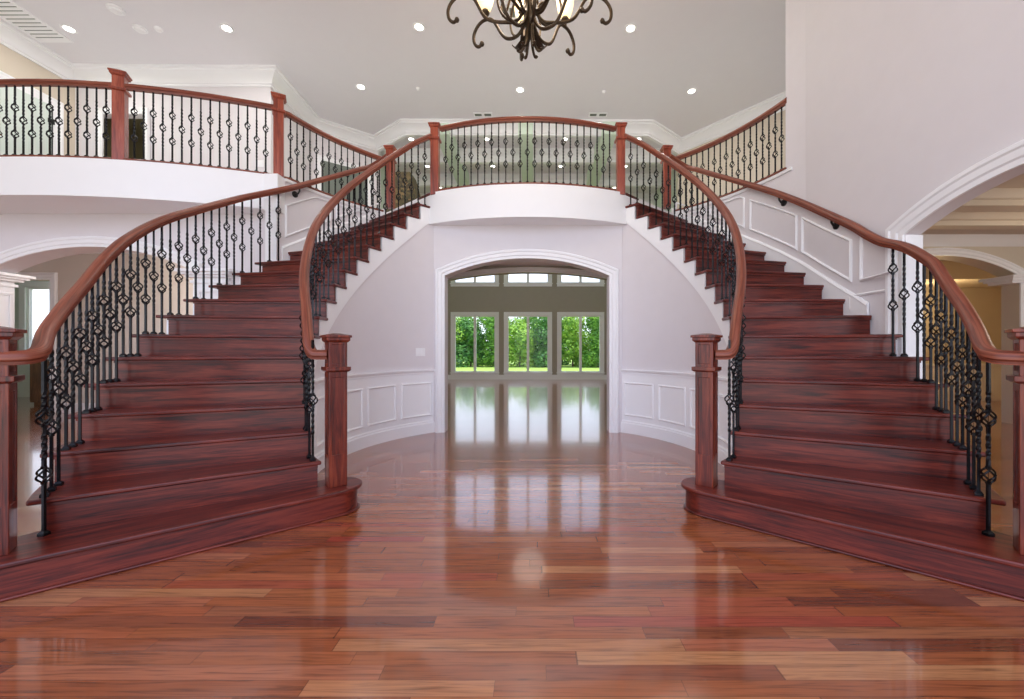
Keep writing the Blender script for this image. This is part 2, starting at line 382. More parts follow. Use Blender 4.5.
def build_stair(m):
    side = 'left' if m else 'right'
    sg = -1 if m else 1
    root = thing('staircase', ('dark cherry curved staircase left of the round arch, open to the hall below the balcony' if m else 'dark cherry curved staircase right of the round arch, rising along the tall plain wall'), 'staircase', (sg * 1.7, 2.4, 0))
    org = ORG[root.name]
    T = 0.024
    def addp(name, mb, mat, rot=0, c=None, bevel=0, smooth=35):
        if m: mb = mb.mirror()
        c = c or (1.7, 2.4, 0)
        cc = (sg * c[0], c[1], c[2])
        o = mb.build(name, mat, None, org=cc, rot=(pi - rot) if m else rot, bevel=bevel, smooth=smooth)
        o.parent = root; o.location = tuple((cc[k] - org[k]) * S for k in range(3))
        return o
    a1 = atan2(NO[1] - NI[1], NO[0] - NI[0])
    mb = MB(); mb.prism(start_step(0.15, 0.03), RHO - T, RHO); addp('tread', mb, M_STAIR, a1, (NI[0], NI[1], RHO), 0.008)
    mb = MB(); mb.prism(start_step(0.122, 0.0), 0, RHO - T); addp('riser', mb, M_STAIR, a1, (NI[0], NI[1], 0))
    mb = MB(); mb.prism(start_step(0.134, 0.0), 0, 0.014); addp('shoe_moulding', mb, M_STAIR, a1, (NI[0], NI[1], 0), 0.006)
    for k in range(2, 19):
        t0i, t0o = thi(k), tho(k)
        pi0 = polar(RI, t0i); po0 = polar(ro(k, m) + (0.03 if k < 8 and not m or (m and k < 13) else 0), t0o)
        rot = atan2(po0[1] - pi0[1], po0[0] - pi0[0])
        nz = (-sin(rot), cos(rot))      # towards the back of the tread
        if k < 18:
            k2 = k + 1
            free = (k < 8) if not m else (k < 13)
            arc_i = [polar(RI, t0i + (thi(k2) + 0.026 - t0i) * j / 5) for j in range(6)]
            if free and k < 8: arc_o = [polar(ro(k, m) + 0.03 + (ro(k2, m) - ro(k, m)) * j / 5, t0o + (tho(k2) + 0.02 - t0o) * j / 5) for j in range(6)]
            elif free: arc_o = [polar(2.745, t0o + (tho(k2) + 0.02 - t0o) * j / 5) for j in range(6)]
            else: arc_o = [polar(wall_r(t0o + (tho(k2) + 0.02 - t0o) * j / 5) + 0.006, t0o + (tho(k2) + 0.02 - t0o) * j / 5) for j in range(6)]
            mb = MB(); mb.prism(arc_o + arc_i[::-1], k * RHO - T, k * RHO)
            addp('tread', mb, M_STAIR, rot, (pi0[0], pi0[1], k * RHO), 0.008)
        # riser under the nosing
        a = polar(RI + 0.021, t0i); b = po0 if k < 8 else polar(ro(k, m), t0o)
        if k < 8 or (m and k < 13): b = (b[0] - 0.045 * cos(rot), b[1] - 0.045 * sin(rot))
        off = 0.024
        q = [(a[0] + off * nz[0], a[1] + off * nz[1]), (b[0] + off * nz[0], b[1] + off * nz[1]),
             (b[0] + (off + 0.02) * nz[0], b[1] + (off + 0.02) * nz[1]), (a[0] + (off + 0.02) * nz[0], a[1] + (off + 0.02) * nz[1])]
        mb = MB(); mb.prism(q, (k - 1) * RHO, k * RHO - (T if k < 18 else 0.03))
        addp('riser', mb, M_STAIR, rot, (a[0], a[1], (k - 1) * RHO))
        if k == 18:
            f0 = polar(RI, t0i); f1 = polar(2.588, t0o)
            mb = MB(); mb.prism([f0, f1, (f1[0] + 0.09 * nz[0], f1[1] + 0.09 * nz[1]), (f0[0] + 0.09 * nz[0], f0[1] + 0.09 * nz[1])], FL2 - 0.03, FL2 + 0.004)
            addp('landing_nosing', mb, M_STAIR, rot, (f0[0], f0[1], FL2), 0.008)
        # cove under the nosing
        mb = MB()
        q2 = [(a[0] + 0.010 * nz[0], a[1] + 0.010 * nz[1]), (b[0] + 0.010 * nz[0], b[1] + 0.010 * nz[1]), (b[0] + off * nz[0], b[1] + off * nz[1]), (a[0] + off * nz[0], a[1] + off * nz[1])]
        mb.prism(q2, k * RHO - T - 0.014, k * RHO - T)
        addp('cove_moulding', mb, M_STAIR, rot, (a[0], a[1], k * RHO))
    # white inner stringer: stepped above, a smooth line below
    mb = MB(); r0, r1 = RI + 0.016, RI + 0.05
    for k in range(2, 18):
        for j in range(4):
            ta = thi(k) + 0.04 + (thi(k + 1) - thi(k)) * j / 4; tb = thi(k) + 0.04 + (thi(k + 1) - thi(k)) * (j + 1) / 4
            top = k * RHO - T + 0.001
            ba = max(0, RHO * ki(ta) - 0.355); bb = max(0, RHO * ki(tb) - 0.355)
            if ba > top: ba = top
            pa0, pb0, pa1, pb1 = polar(r0, ta), polar(r0, tb), polar(r1, ta), polar(r1, tb)
            mb.add([pa0 + (ba,), pb0 + (bb,), pb0 + (top,), pa0 + (top,), pa1 + (ba,), pb1 + (bb,), pb1 + (top,), pa1 + (top,)],
                   [(0, 1, 2, 3), (4, 7, 6, 5), (0, 4, 5, 1), (3, 2, 6, 7), (0, 3, 7, 4), (1, 5, 6, 2)])
    s = addp('stringer', mb, M_TRIM, smooth=20); s['label'] = 'white painted inner stringer stepped under the treads'
    # outer stringer under the free treads
    mb = MB(); kend = 13 if m else 9
    for k in range(2, kend):
        for j in range(3):
            fa, fb = j / 3, (j + 1) / 3
            ta = tho(k) + 0.015 + (tho(k + 1) - tho(k)) * fa; tb = tho(k) + 0.015 + (tho(k + 1) - tho(k)) * fb
            rr = (ro(k, m) if k < 8 or m else wall_r(tho(k))) - 0.02
            top = k * RHO - T + 0.001; ba = max(0, RHO * ko(ta) - 0.38); bb = max(0, RHO * ko(tb) - 0.38)
            pa0, pb0, pa1, pb1 = polar(rr, ta), polar(rr, tb), polar(rr - 0.03, ta), polar(rr - 0.03, tb)
            mb.add([pa0 + (ba,), pb0 + (bb,), pb0 + (top,), pa0 + (top,), pa1 + (ba,), pb1 + (bb,), pb1 + (top,), pa1 + (top,)],
                   [(0, 3, 2, 1), (4, 5, 6, 7), (0, 1, 5, 4), (3, 7, 6, 2), (0, 4, 7, 3), (1, 2, 6, 5)])
    s = addp('stringer', mb, M_TRIM, smooth=20); s['label'] = 'white painted outer stringer'
    # plaster underside
    mb = MB(); rings = []
    for i in range(41):
        k = 2.6 + (17.9 - 2.6) * i / 40
        h = max(0.01, RHO * k - 0.30)
        rings.append([polar(RI + 0.045, thi(k)) + (h,), polar(min(ro(k), 2.60) - 0.05, tho(k)) + (h,)])
    mb.loops(rings, closed_ring=False, cap=False)
    s = addp('underside', mb, M_WALL, smooth=60); s['label'] = 'painted underside of the flight'
    return root
build_stair(False); build_stair(True)

# ------------------------------------------------------------------ newel posts
def newel(c, h0, label, ht, panels=True, mat=None, grp=None, rot=0):
    mat = mat or M_NEWEL; pc = c; c = (0, 0)
    w = 0.052 if panels else 0.046
    root = thing('newel_post', label, 'newel post', (pc[0], pc[1], h0), grp); root.rotation_euler = (0, 0, rot)
    ORG[root.name] = (0, 0, h0)
    k = ht / 0.935
    mb = MB()
    if panels:
        i = w - 0.007; st = 0.018
        mb.box(c[0] - i, c[0] + i, c[1] - i, c[1] + i, h0, h0 + 0.885 * k)
        for sx in (-1, 1):
            for sz in (-1, 1):
                mb.box(*sorted((c[0] + sx * w, c[0] + sx * (w - st))), *sorted((c[1] + sz * w, c[1] + sz * (w - st))), h0, h0 + 0.885 * k)
        e = w - 0.0005
        for a, b in ((0, 0.195), (0.665, 0.75), (0.865, 0.885)):
            mb.box(c[0] - e, c[0] + e, c[1] - e, c[1] + e, h0 + a * k, h0 + b * k)
    else:
        mb.box(c[0] - w, c[0] + w, c[1] - w, c[1] + w, h0, h0 + 0.885 * k)
    part('shaft', mb, mat, root, bevel=0.0025)
    mb = MB()
    ch = 0.70 * k if panels else ht - 0.20
    mb.frustum(c, w + 0.006, w + 0.017, h0 + ch, h0 + ch + 0.008); mb.box(c[0] - w - 0.017, c[0] + w + 0.017, c[1] - w - 0.017, c[1] + w + 0.017, h0 + ch + 0.008, h0 + ch + 0.03)
    part('collar', mb, mat, root, bevel=0.002)
    mb = MB(); b = h0 + ht - 0.055
    mb.frustum(c, w + 0.002, w + 0.014, b, b + 0.012); mb.box(c[0] - w - 0.014, c[0] + w + 0.014, c[1] - w - 0.014, c[1] + w + 0.014, b + 0.012, b + 0.03)
    mb.box(c[0] - w - 0.022, c[0] + w + 0.022, c[1] - w - 0.022, c[1] + w + 0.022, b + 0.03, b + 0.044)
    mb.frustum(c, w + 0.022, 0.02, b + 0.044, b + (0.056 if panels else 0.075))
    part('cap', mb, mat, root, bevel=0.002)
    return root
A1 = atan2(NO[1] - NI[1], NO[0] - NI[0])
newel(NI, RHO, 'panelled cherry newel post on the first step just right of the round arch', 0.933, rot=A1)
newel((-NI[0], NI[1]), RHO, 'panelled cherry newel post on the first step just left of the round arch', 0.933, rot=-A1)
newel(NO, RHO, 'large panelled cherry newel post cut off by the right edge of the picture', 0.933, rot=A1)
newel((-NO[0], NO[1]), RHO, 'large panelled cherry newel post cut off by the left edge of the picture', 0.933, rot=-A1)
PC = (1.092, 4.715)
newel(PC, FL2 - 0.03, 'reddish newel post at the right end of the bowed balcony over the arch', 0.84, False, M_POST)
newel((-PC[0], PC[1]), FL2 - 0.03, 'reddish newel post at the left end of the bowed balcony over the arch', 0.84, False, M_POST)
PU = (1.80, 5.22)
newel(PU, FL2, 'reddish newel post at the stair head behind the right curved handrail', 0.80, False, M_POST)
newel((-PU[0], PU[1]), FL2, 'reddish newel post at the stair head behind the left curved handrail', 0.80, False, M_POST)
PL1 = (-2.65, 4.27); PL2 = (-3.975, 3.915)
newel(PL1, FL2, 'reddish newel post where the upper left balcony meets the stair wall', 0.87, False, M_POST, rot=0.5)
newel(PL2, FL2, 'reddish newel post in the middle of the upper left balcony, before a dark doorway', 0.87, False, M_POST, rot=0.46)

# ------------------------------------------------------------------ balusters and rails
BH = 0.0056
def basket_mesh():
    mb = MB(); hh, rr = 0.034, 0.022
    for q in range(4):
        path = []
        for i in range(13):
            t = i / 12; a = q * pi / 2 + (t - 0.5) * 2.4
            r = 0.004 + rr * sin(pi * t) ** 0.85
            path.append((r * cos(a), r * sin(a), (t - 0.5) * 2 * hh))
        mb.tube(path, 0.0042, 6)
    for s in (-1, 1):
        mb.lathe((0, 0, s * hh), [(0.003, -0.008), (0.0105, -0.006), (0.0105, 0.006), (0.003, 0.008)], 8)
    return mb.build('basket', M_IRON, mesh_only=True)
def shoe_mesh():
    mb = MB(); mb.frustum((0, 0), 0.0145, 0.0145, 0, 0.012); mb.frustum((0, 0), 0.0145, 0.0075, 0.012, 0.022)
    return mb.build('shoe', M_IRON, mesh_only=True)
ME_BASKET = basket_mesh(); ME_SHOE = shoe_mesh()
SHAFT_CACHE = {}
def shaft_mesh(L, kind, mid):
    key = (round(L, 3), kind, round(mid, 3))
    if key in SHAFT_CACHE: return SHAFT_CACHE[key]
    L = key[0]; mid = key[2]
    d = 0.128
    cs = [mid] if kind == 0 else [mid - d, mid + d]
    gaps = [(c - 0.036, c + 0.036) for c in cs]
    # twisted stretches
    tw = [(mid - 0.21, mid - 0.05), (mid + 0.05, mid + 0.21)] if kind == 0 else [(mid - 0.065, mid + 0.065), (mid + 0.17, mid + 0.25)]
    mb = MB()
    hs = [0.0, L]
    for u, v in tw:
        u2, v2 = max(u, 0), min(v, L)
        if v2 - u2 > 0.02:
            n = max(3, int((v2 - u2) / 0.008)); hs += [u2 + (v2 - u2) * i / n for i in range(n + 1)]
    hs = [h for h in hs if not any(g0 <= h <= g1 for g0, g1 in gaps)]
    for g0, g1 in gaps: hs += [g0, g0 + 0.001, g1 - 0.001, g1]
    hs = sorted(h for h in set(hs) if 0 <= h <= L); rings = []; ang = 0; last = hs[0]
    for h in hs:
        intw = any(u <= (h + last) / 2 <= v for u, v in tw)
        if intw: ang += (h - last) / 0.055 * (pi / 2) * 1.6
        last = h
        r = BH * 1.414 * (1.12 if any(u < h < v for u, v in tw) else 1)
        if any(g0 + 0.0005 < h < g1 - 0.0005 for g0, g1 in gaps): r = 0.0012   # thin pin through the basket
        rings.append([(r * cos(ang + pi / 4 + q * pi / 2), r * sin(ang + pi / 4 + q * pi / 2), h) for q in range(4)])
    mb.loops(rings)
    me = mb.build('baluster', M_IRON, mesh_only=True, smooth=20)
    SHAFT_CACHE[key] = me; return me
def baluster(root, x, z, h0, h1, kind, mid=None, rot=0):
    org = ORG[root.name]; L = h1 - h0
    mid = (L * 0.5 if mid is None else mid)
    o = bpy.data.objects.new('baluster', shaft_mesh(L, kind, mid)); COL.objects.link(o); o.parent = root
    o.location = ((x - org[0]) * S, (z - org[1]) * S, (h0 - org[2]) * S); o.rotation_euler = (0, 0, rot)
    mid = round(mid, 3)
    for c in ([mid] if kind == 0 else [mid - 0.128, mid + 0.128]):
        b = bpy.data.objects.new('basket', ME_BASKET); COL.objects.link(b); b.parent = o; b.location = (0, 0, c * S)
    b = bpy.data.objects.new('shoe', ME_SHOE); COL.objects.link(b); b.parent = o
    return o
HR = [(-0.020, -0.030), (0.020, -0.030), (0.022, -0.016), (0.030, -0.008), (0.031, 0.006), (0.026, 0.018), (0.014, 0.027), (0, 0.030),
      (-0.014, 0.027), (-0.026, 0.018), (-0.031, 0.006), (-0.030, -0.008), (-0.022, -0.016)]
def mpath(p, m): return [(-a[0],) + tuple(a[1:]) for a in p] if m else p

def inner_balustrade(m):
    side = 'left' if m else 'right'; sg = -1 if m else 1
    root = thing('balustrade', 'curved inner balustrade of the %s staircase, rising to the balcony over the arch' % side, 'balustrade', (sg * 1.3, 2.48, RHO))
    R = 1.588
    pts = [(NI[0] + 0.045, 2.462, 0.960), (NI[0] + 0.085, 2.450, 0.960), (1.268, 2.445, 0.966), (1.305, 2.462, 1.01), (1.328, 2.49, 1.075)]
    t = -0.64
    while t < 0.78:
        x, z = polar(R, t); pts.append((x, z, RHO * ki(t) + 0.69)); t += 0.08
    pts.append(PC_end())
    path = catmull(pts, 6)
    mb = MB(); mb.rail(mpath(path, m), HR); part('handrail', mb, M_RAIL, root)
    n = 0
    for k in range(2, 18):
        for f in (0.26, 0.76):
            t = thi(k) + (thi(k + 1) - thi(k)) * f
            x, z = polar(R, t)
            top = RHO * ki(t) + 0.69 - 0.028
            if t < -0.70: top = 1.05
            L = top - k * RHO
            baluster(root, sg * x, z, k * RHO, top, n % 2, RHO * ki(t) + 0.33 - k * RHO, sg * t); n += 1
def PC_end(): return (PC[0] + 0.045, PC[1] - 0.02, FL2 + 0.665)
inner_balustrade(False); inner_balustrade(True)

def outer_balustrade(m):
    side = 'left' if m else 'right'; sg = -1 if m else 1
    lab = ('outer balustrade of the left staircase, rising in front of the white arch and hall' if m
           else 'outer balustrade of the right staircase, its handrail running on up the panelled wall')
    root = thing('balustrade', lab, 'balustrade', (sg * 2.2, 1.85, RHO))
    def rr(k):
        if m: return lerp_table([(1, 2.66), (11, 2.665), (12, 2.60), (12.6, 2.535), (13.2, 2.525), (18, 2.53)], k)
        return lerp_table([(1, 2.63), (5, 2.63), (6.5, 2.60), (7.5, 2.535), (18, 2.535)], k)
    def off(k):
        tab = ([(1, .72), (3, .73), (8, .742), (10, .725), (12, .70), (13, .685), (18, .69)] if m else
               [(1, .72), (3, .73), (5, .735), (6.3, .69), (7.2, .645), (8.5, .66), (12, .675), (18, .69)])
        return lerp_table(tab, k)
    pts = [(NO[0] - 0.045, 1.640, 0.960), (2.060, 1.650, 0.960), (2.036, 1.680, 0.966), (2.055, 1.732, 0.99)] if m else [(NO[0] - 0.045, 1.640, 0.960), (2.050, 1.650, 0.960), (2.020, 1.680, 0.966), (2.035, 1.732, 0.99)]
    k = 2.2
    while k < 17.6:
        x, z = polar(rr(k), tho(k)); pts.append((x, z, RHO * k + off(k))); k += 0.55
    pts.append((PU[0] + 0.03, PU[1] - 0.05, FL2 + 0.655))
    path = catmull(pts, 5)
    mb = MB(); mb.rail(mpath(path, m), HR); part('handrail', mb, M_RAIL, root)
    n = 0
    for k in range(2, 13 if m else 7):
        fs = (0.12, 0.45, 0.78)
        if not m and k == 6: fs = (0.40, 0.80)
        if m and k == 12: fs = (0.12, 0.42)
        for f in fs:
            kk = k + f; t = tho(kk); x, z = polar(rr(kk), t)
            top = RHO * kk + off(kk) - 0.028
            baluster(root, sg * x, z, k * RHO, top, n % 2, RHO * kk + 0.36 - k * RHO, sg * t); n += 1
    baluster(root, sg * 2.125, 1.80, RHO, RHO * 2 + 0.70, 1, 0.40)
    # wall brackets
    for k in ((13.35,) if m else (9.45, 12.15)):
        t = tho(k); a = polar(rr(k), t); b = polar(wall_r(t), t); h = RHO * k + off(k)
        mb = MB(); mb.tube(mpath([(a[0], a[1], h - 0.028), (a[0], a[1], h - 0.06), ((a[0] * 2 + b[0]) / 3, (a[1] * 2 + b[1]) / 3, h - 0.085), (b[0], b[1], h - 0.085)], m), 0.009, 8)
        br = part('wall_bracket', mb, M_BLACK, root)
        c, s_ = cos(t), sin(t)
        mb = MB(); rings = []
        for d, r in ((0.0, 0.034), (0.012, 0.034), (0.018, 0.026), (0.021, 0.01)):
            rings.append([(b[0] - d * c - r * cos(q) * s_, b[1] - d * s_ + r * cos(q) * c, h - 0.085 + r * sin(q)) for q in [2 * pi * j / 16 for j in range(16)]])
        mb.loops(rings)
        if m: mb = mb.mirror()
        part('rosette', mb, M_BLACK, br)
outer_balustrade(False); outer_balustrade(True)

def level_balustrade(label, path, spacing, org, first=0, trim_ends=(0.07, 0.07), up=0.714):
    root = thing('balustrade', label, 'balustrade', org)
    mb = MB(); mb.rail([(x, z, FL2 + up) for x, z in path], HR); part('handrail', mb, M_RAIL, root)
    mb = MB(); mb.rail([(x, z, FL2 + 0.012) for x, z in path], [(-0.035, -0.012), (0.035, -0.012), (0.035, 0.006), (0.028, 0.012), (-0.028, 0.012), (-0.035, 0.006)])
    part('bottom_rail', mb, M_RAIL, root)
    ls = [0]
    for a, b in zip(path, path[1:]): ls.append(ls[-1] + hypot(b[0] - a[0], b[1] - a[1]))
    n = max(1, round((ls[-1] - sum(trim_ends)) / spacing))
    for i in range(n + 1):
        l = trim_ends[0] + (ls[-1] - sum(trim_ends)) * i / n
        j = 0
        while j < len(ls) - 2 and ls[j + 1] < l: j += 1
        f = (l - ls[j]) / (ls[j + 1] - ls[j])
        x = path[j][0] + f * (path[j + 1][0] - path[j][0]); z = path[j][1] + f * (path[j + 1][1] - path[j][1])
        baluster(root, x, z, FL2 + 0.024, FL2 + up - 0.026, (i + first) % 2)
    return root
# balcony over the arch: bowed towards the hall
XB, ZB0, ZB1 = 1.092, 4.675, 4.445
SAG = ZB0 - ZB1; RB = (XB * XB + SAG * SAG) / (2 * SAG)
def bow(x): return ZB1 + RB - sqrt(RB * RB - x * x)
front = [(-XB + 2 * XB * i / 30, bow(-XB + 2 * XB * i / 30)) for i in range(31)]
level_balustrade('bowed balcony balustrade centred over the round arch', [(x, z + 0.04) for x, z in front[1:-1]], 0.081, (0, 4.7, FL2), 0, up=0.742)
# the upper left balcony: one long shallow bow
def circ3(a, b, c):
    ax, ay = a; bx, by = b; cx, cy = c
    d = 2 * (ax * (by - cy) + bx * (cy - ay) + cx * (ay - by))
    ux = ((ax * ax + ay * ay) * (by - cy) + (bx * bx + by * by) * (cy - ay) + (cx * cx + cy * cy) * (ay - by)) / d
    uy = ((ax * ax + ay * ay) * (cx - bx) + (bx * bx + by * by) * (ax - cx) + (cx * cx + cy * cy) * (bx - ax)) / d
    return ux, uy, hypot(ax - ux, ay - uy)
LX, LZ, LR = circ3((-2.65, 4.235), (-3.94, 3.875), (-5.02, 3.815))
def lz(x): return LZ - sqrt(LR * LR - (x - LX) ** 2)
level_balustrade('upper left balcony balustrade between its two newel posts', [(x, lz(x) + 0.045) for x in [PL2[0] + 0.05 + (PL1[0] - PL2[0] - 0.10) * i / 16 for i in range(17)]], 0.083, (-3.3, 4.1, FL2), 1, up=0.736)
level_balustrade('upper left balcony balustrade running out of the picture edge', [(x, lz(x) + 0.045) for x in [-6.40 + (PL2[0] - 0.05 + 6.40) * i / 24 for i in range(25)]], 0.083, (-5, 3.9, FL2), 0, up=0.736)
# along the heads of the two stair walls
def sw(t, r=2.608): return polar(r, t)
rp = [sw(0.217)] + [sw(0.24 + (0.785 - 0.24) * i / 20) for i in range(21)]
level_balustrade('upper balustrade on top of the right stair wall, ending at the tall wall corner', rp, 0.080, (2.3, 4.8, FL2), 0)
lp = [(PL1[0] + 0.02, PL1[1] + 0.05)] + [(-x, z) for x, z in [sw(0.32 + (0.785 - 0.32) * i / 20) for i in range(21)]]
level_balustrade('upper balustrade on top of the left stair wall, before a grey green doorway', lp, 0.080, (-2.3, 4.8, FL2), 1)

# ------------------------------------------------------------------ room shell
mb = MB(); mb.box(-12, 9, ZB, 13.0, -0.1, 0); struct('floor', mb, M_FLOOR, smooth=0)
mb = MB(); mb.box(-6.6, 9, ZB, 13.0, HC, HC + 0.1); struct('ceiling', mb, M_CEIL, smooth=0)

# upper floor
poly = [(-1.15, 4.70)] + front + [(1.15, 4.70)]
poly += [polar(2.65, 0.80 - (0.80 - 0.145) * i / 16) for i in range(17)]
poly += [(2.82, 3.90), (9, 3.90), (9, 7.1), (-12, 7.1)]
poly += [(x, lz(x)) for x in [-6.60 + (-2.66 + 6.60) * i / 30 for i in range(31)]]
poly.insert(len(poly) - 31, (-12, lz(-6.60)))
poly += [(-a, b) for a, b in [polar(2.65, 0.27 + (0.80 - 0.27) * i / 14) for i in range(15)]]
mb = MB(); mb.prism(poly, SOF, FL2); struct('floor_upper', mb, M_TRIM)

def arch_wall(name, org, U, Nn, a0, a1, b0, b1, spring, crown, h1, th, mat, seg=28):
    # wall face through org along U (plan), thickness th along -Nn; opening b0..b1 with an arched head
    mb = MB(); c = (b0 + b1) / 2; hw = (b1 - b0) / 2; sag = crown - spring; R = (hw * hw + sag * sag) / (2 * sag)
    def ah(a): return crown - R + sqrt(max(R * R - (a - c) ** 2, 0))
    def P(a, h, d): return (org[0] + a * U[0] - d * Nn[0], org[1] + a * U[1] - d * Nn[1], h)
    cols = [(a0, b0, 0, 0), (b1, a1, 0, 0)] + [(b0 + (b1 - b0) * i / seg, b0 + (b1 - b0) * (i + 1) / seg, ah(b0 + (b1 - b0) * i / seg), ah(b0 + (b1 - b0) * (i + 1) / seg)) for i in range(seg)]
    for p, q, hp, hq in cols:
        if q - p < 1e-6: continue
        mb.add([P(p, hp, 0), P(q, hq, 0), P(q, h1, 0), P(p, h1, 0), P(p, hp, th), P(q, hq, th), P(q, h1, th), P(p, h1, th)],
               [(0, 1, 2, 3), (5, 4, 7, 6), (0, 4, 5, 1), (3, 2, 6, 7)] + ([(0, 3, 7, 4), (1, 5, 6, 2)] if hp == 0 else []))
    w = struct(name, mb, mat, smooth=20)
    path = [(b0, 0.0), (b0, spring)] + [(b0 + (b1 - b0) * i / seg, ah(b0 + (b1 - b0) * i / seg)) for i in range(1, seg)] + [(b1, spring), (b1, 0.0)]
    return w, path
CAS = [(0, 0), (0, 0.016), (0.03, 0.018), (0.04, 0.026), (0.075, 0.028), (0.085, 0.036), (0.105, 0.036), (0.115, 0.02), (0.115, 0)]
def casing(path, org, U, Nn, scale=1.0, mat=None):
    mb = MB()
    # 'out' must point away from the opening: the path runs up the left jamb, over, and down the right one
    mb.planar(path, [(a * scale, b) for a, b in CAS], (org[0], org[1], 0), (U[0], U[1], 0), (0, 0, 1), (Nn[0], Nn[1], 0))
    trim(mb, mat, smooth=30)

# wall with the central arch
w, p = arch_wall('wall_center', (0, 4.75), (1, 0), (0, -1), -1.12, 1.12, -0.985, 0.965, 1.86, 2.065, SOF, 0.16, M_WALL)
casing(p, (0, 4.75), (1, 0), (0, -1), 0.95)
# side passage walls behind the arch and the wide second arch
w, p = arch_wall('wall_passage', (0, 7.1), (1, 0), (0, -1), -3.2, 3.2, -2.4, 2.4, 1.98, 2.345, SOF + 0.2, 0.14, M_GREAT)
casing(p, (0, 7.1), (1, 0), (0, -1), 0.8)
mb = MB(); mb.box(-2.75, -2.6, 4.95, 7.1, 0, SOF); struct('wall_passage_left', mb, M_GREAT)
mb = MB(); mb.box(2.6, 2.75, 5.0, 7.1, 0, SOF); struct('wall_passage_right', mb, M_GREAT)

# curved walls under the stairs
def curved_wall(m):
    mb = MB(); rings = []
    for i in range(49):
        t = -0.68 + (0.925 + 0.68) * i / 48
        h = min(max(0.02, RHO * ki(t) - 0.26), SOF + 0.3) if t < 0.83 else SOF + 0.3
        a, b = polar(RI + 0.035, t), polar(RI + 0.075, t)
        rings.append([a + (0,), a + (h,), b + (h,), b + (0,)])
    mb.loops(rings)
    if m: mb = mb.mirror()
    struct('wall_curved_left' if m else 'wall_curved_right', mb, M_WALL, smooth=30)
    # chair rail, panels, base
    def band(prof, t0, t1, n=40):
        mb = MB(); rings = []
        for i in range(n + 1):
            t = t0 + (t1 - t0) * i / n
            rings.append([polar(RI + 0.035 - d, t) + (h,) for d, h in prof])
        mb.loops(rings); return mb
    def put(mb):
        trim(mb.mirror() if m else mb, smooth=30)
    T0, T1 = -0.50, 0.90
    put(band([(0, 0.0), (0.02, 0.0), (0.02, 0.115), (0.014, 0.125), (0.014, 0.138), (0.006, 0.15), (0, 0.15)], -0.62, T1))
    put(band([(0, 0.695), (0.012, 0.70), (0.012, 0.715), (0.022, 0.725), (0.03, 0.738), (0.03, 0.75), (0, 0.75)], -0.28, T1))
    # shallow white backing of the wainscot
    put(band([(0, 0.14), (0.004, 0.14), (0.004, 0.70), (0, 0.70)], -0.36, T1))
    tp = 0.868
    wpan = 0.245; gap = 0.042
    while tp - wpan > -0.55:
        a, b = tp - wpan, tp
        ht, hb = 0.60, 0.205
        if a < -0.38: ht = 0.42
        if a > -0.45:
            fw = 0.022
            # frame of four strips in one moulding
            mbp = MB(); rings = []
            corners = []
            nseg = 8
            outer = [(a + (b - a) * i / nseg, hb) for i in range(nseg + 1)] + [(b, ht)] + [(b - (b - a) * i / nseg, ht) for i in range(1, nseg + 1)]
            fa = fw / RI
            inner = []
            for (t, h) in outer:
                inner.append((min(max(t, a + fa), b - fa), min(max(h, hb + fw), ht - fw)))
            def q(t, h, d): return polar(RI + 0.031 - d, t) + (h,)
            for (o_, i_) in zip(outer + outer[:1], inner + inner[:1]):
                md = ((o_[0] + i_[0]) / 2, (o_[1] + i_[1]) / 2)
                rings.append([q(*o_, -0.002), q(*o_, 0.008), q(*md, 0.015), q(*i_, 0.006), q(*i_, -0.002)])
            mbp.loops(rings, cap=False)
            put(mbp)
        tp -= wpan + gap
for m in (False, True): curved_wall(m)

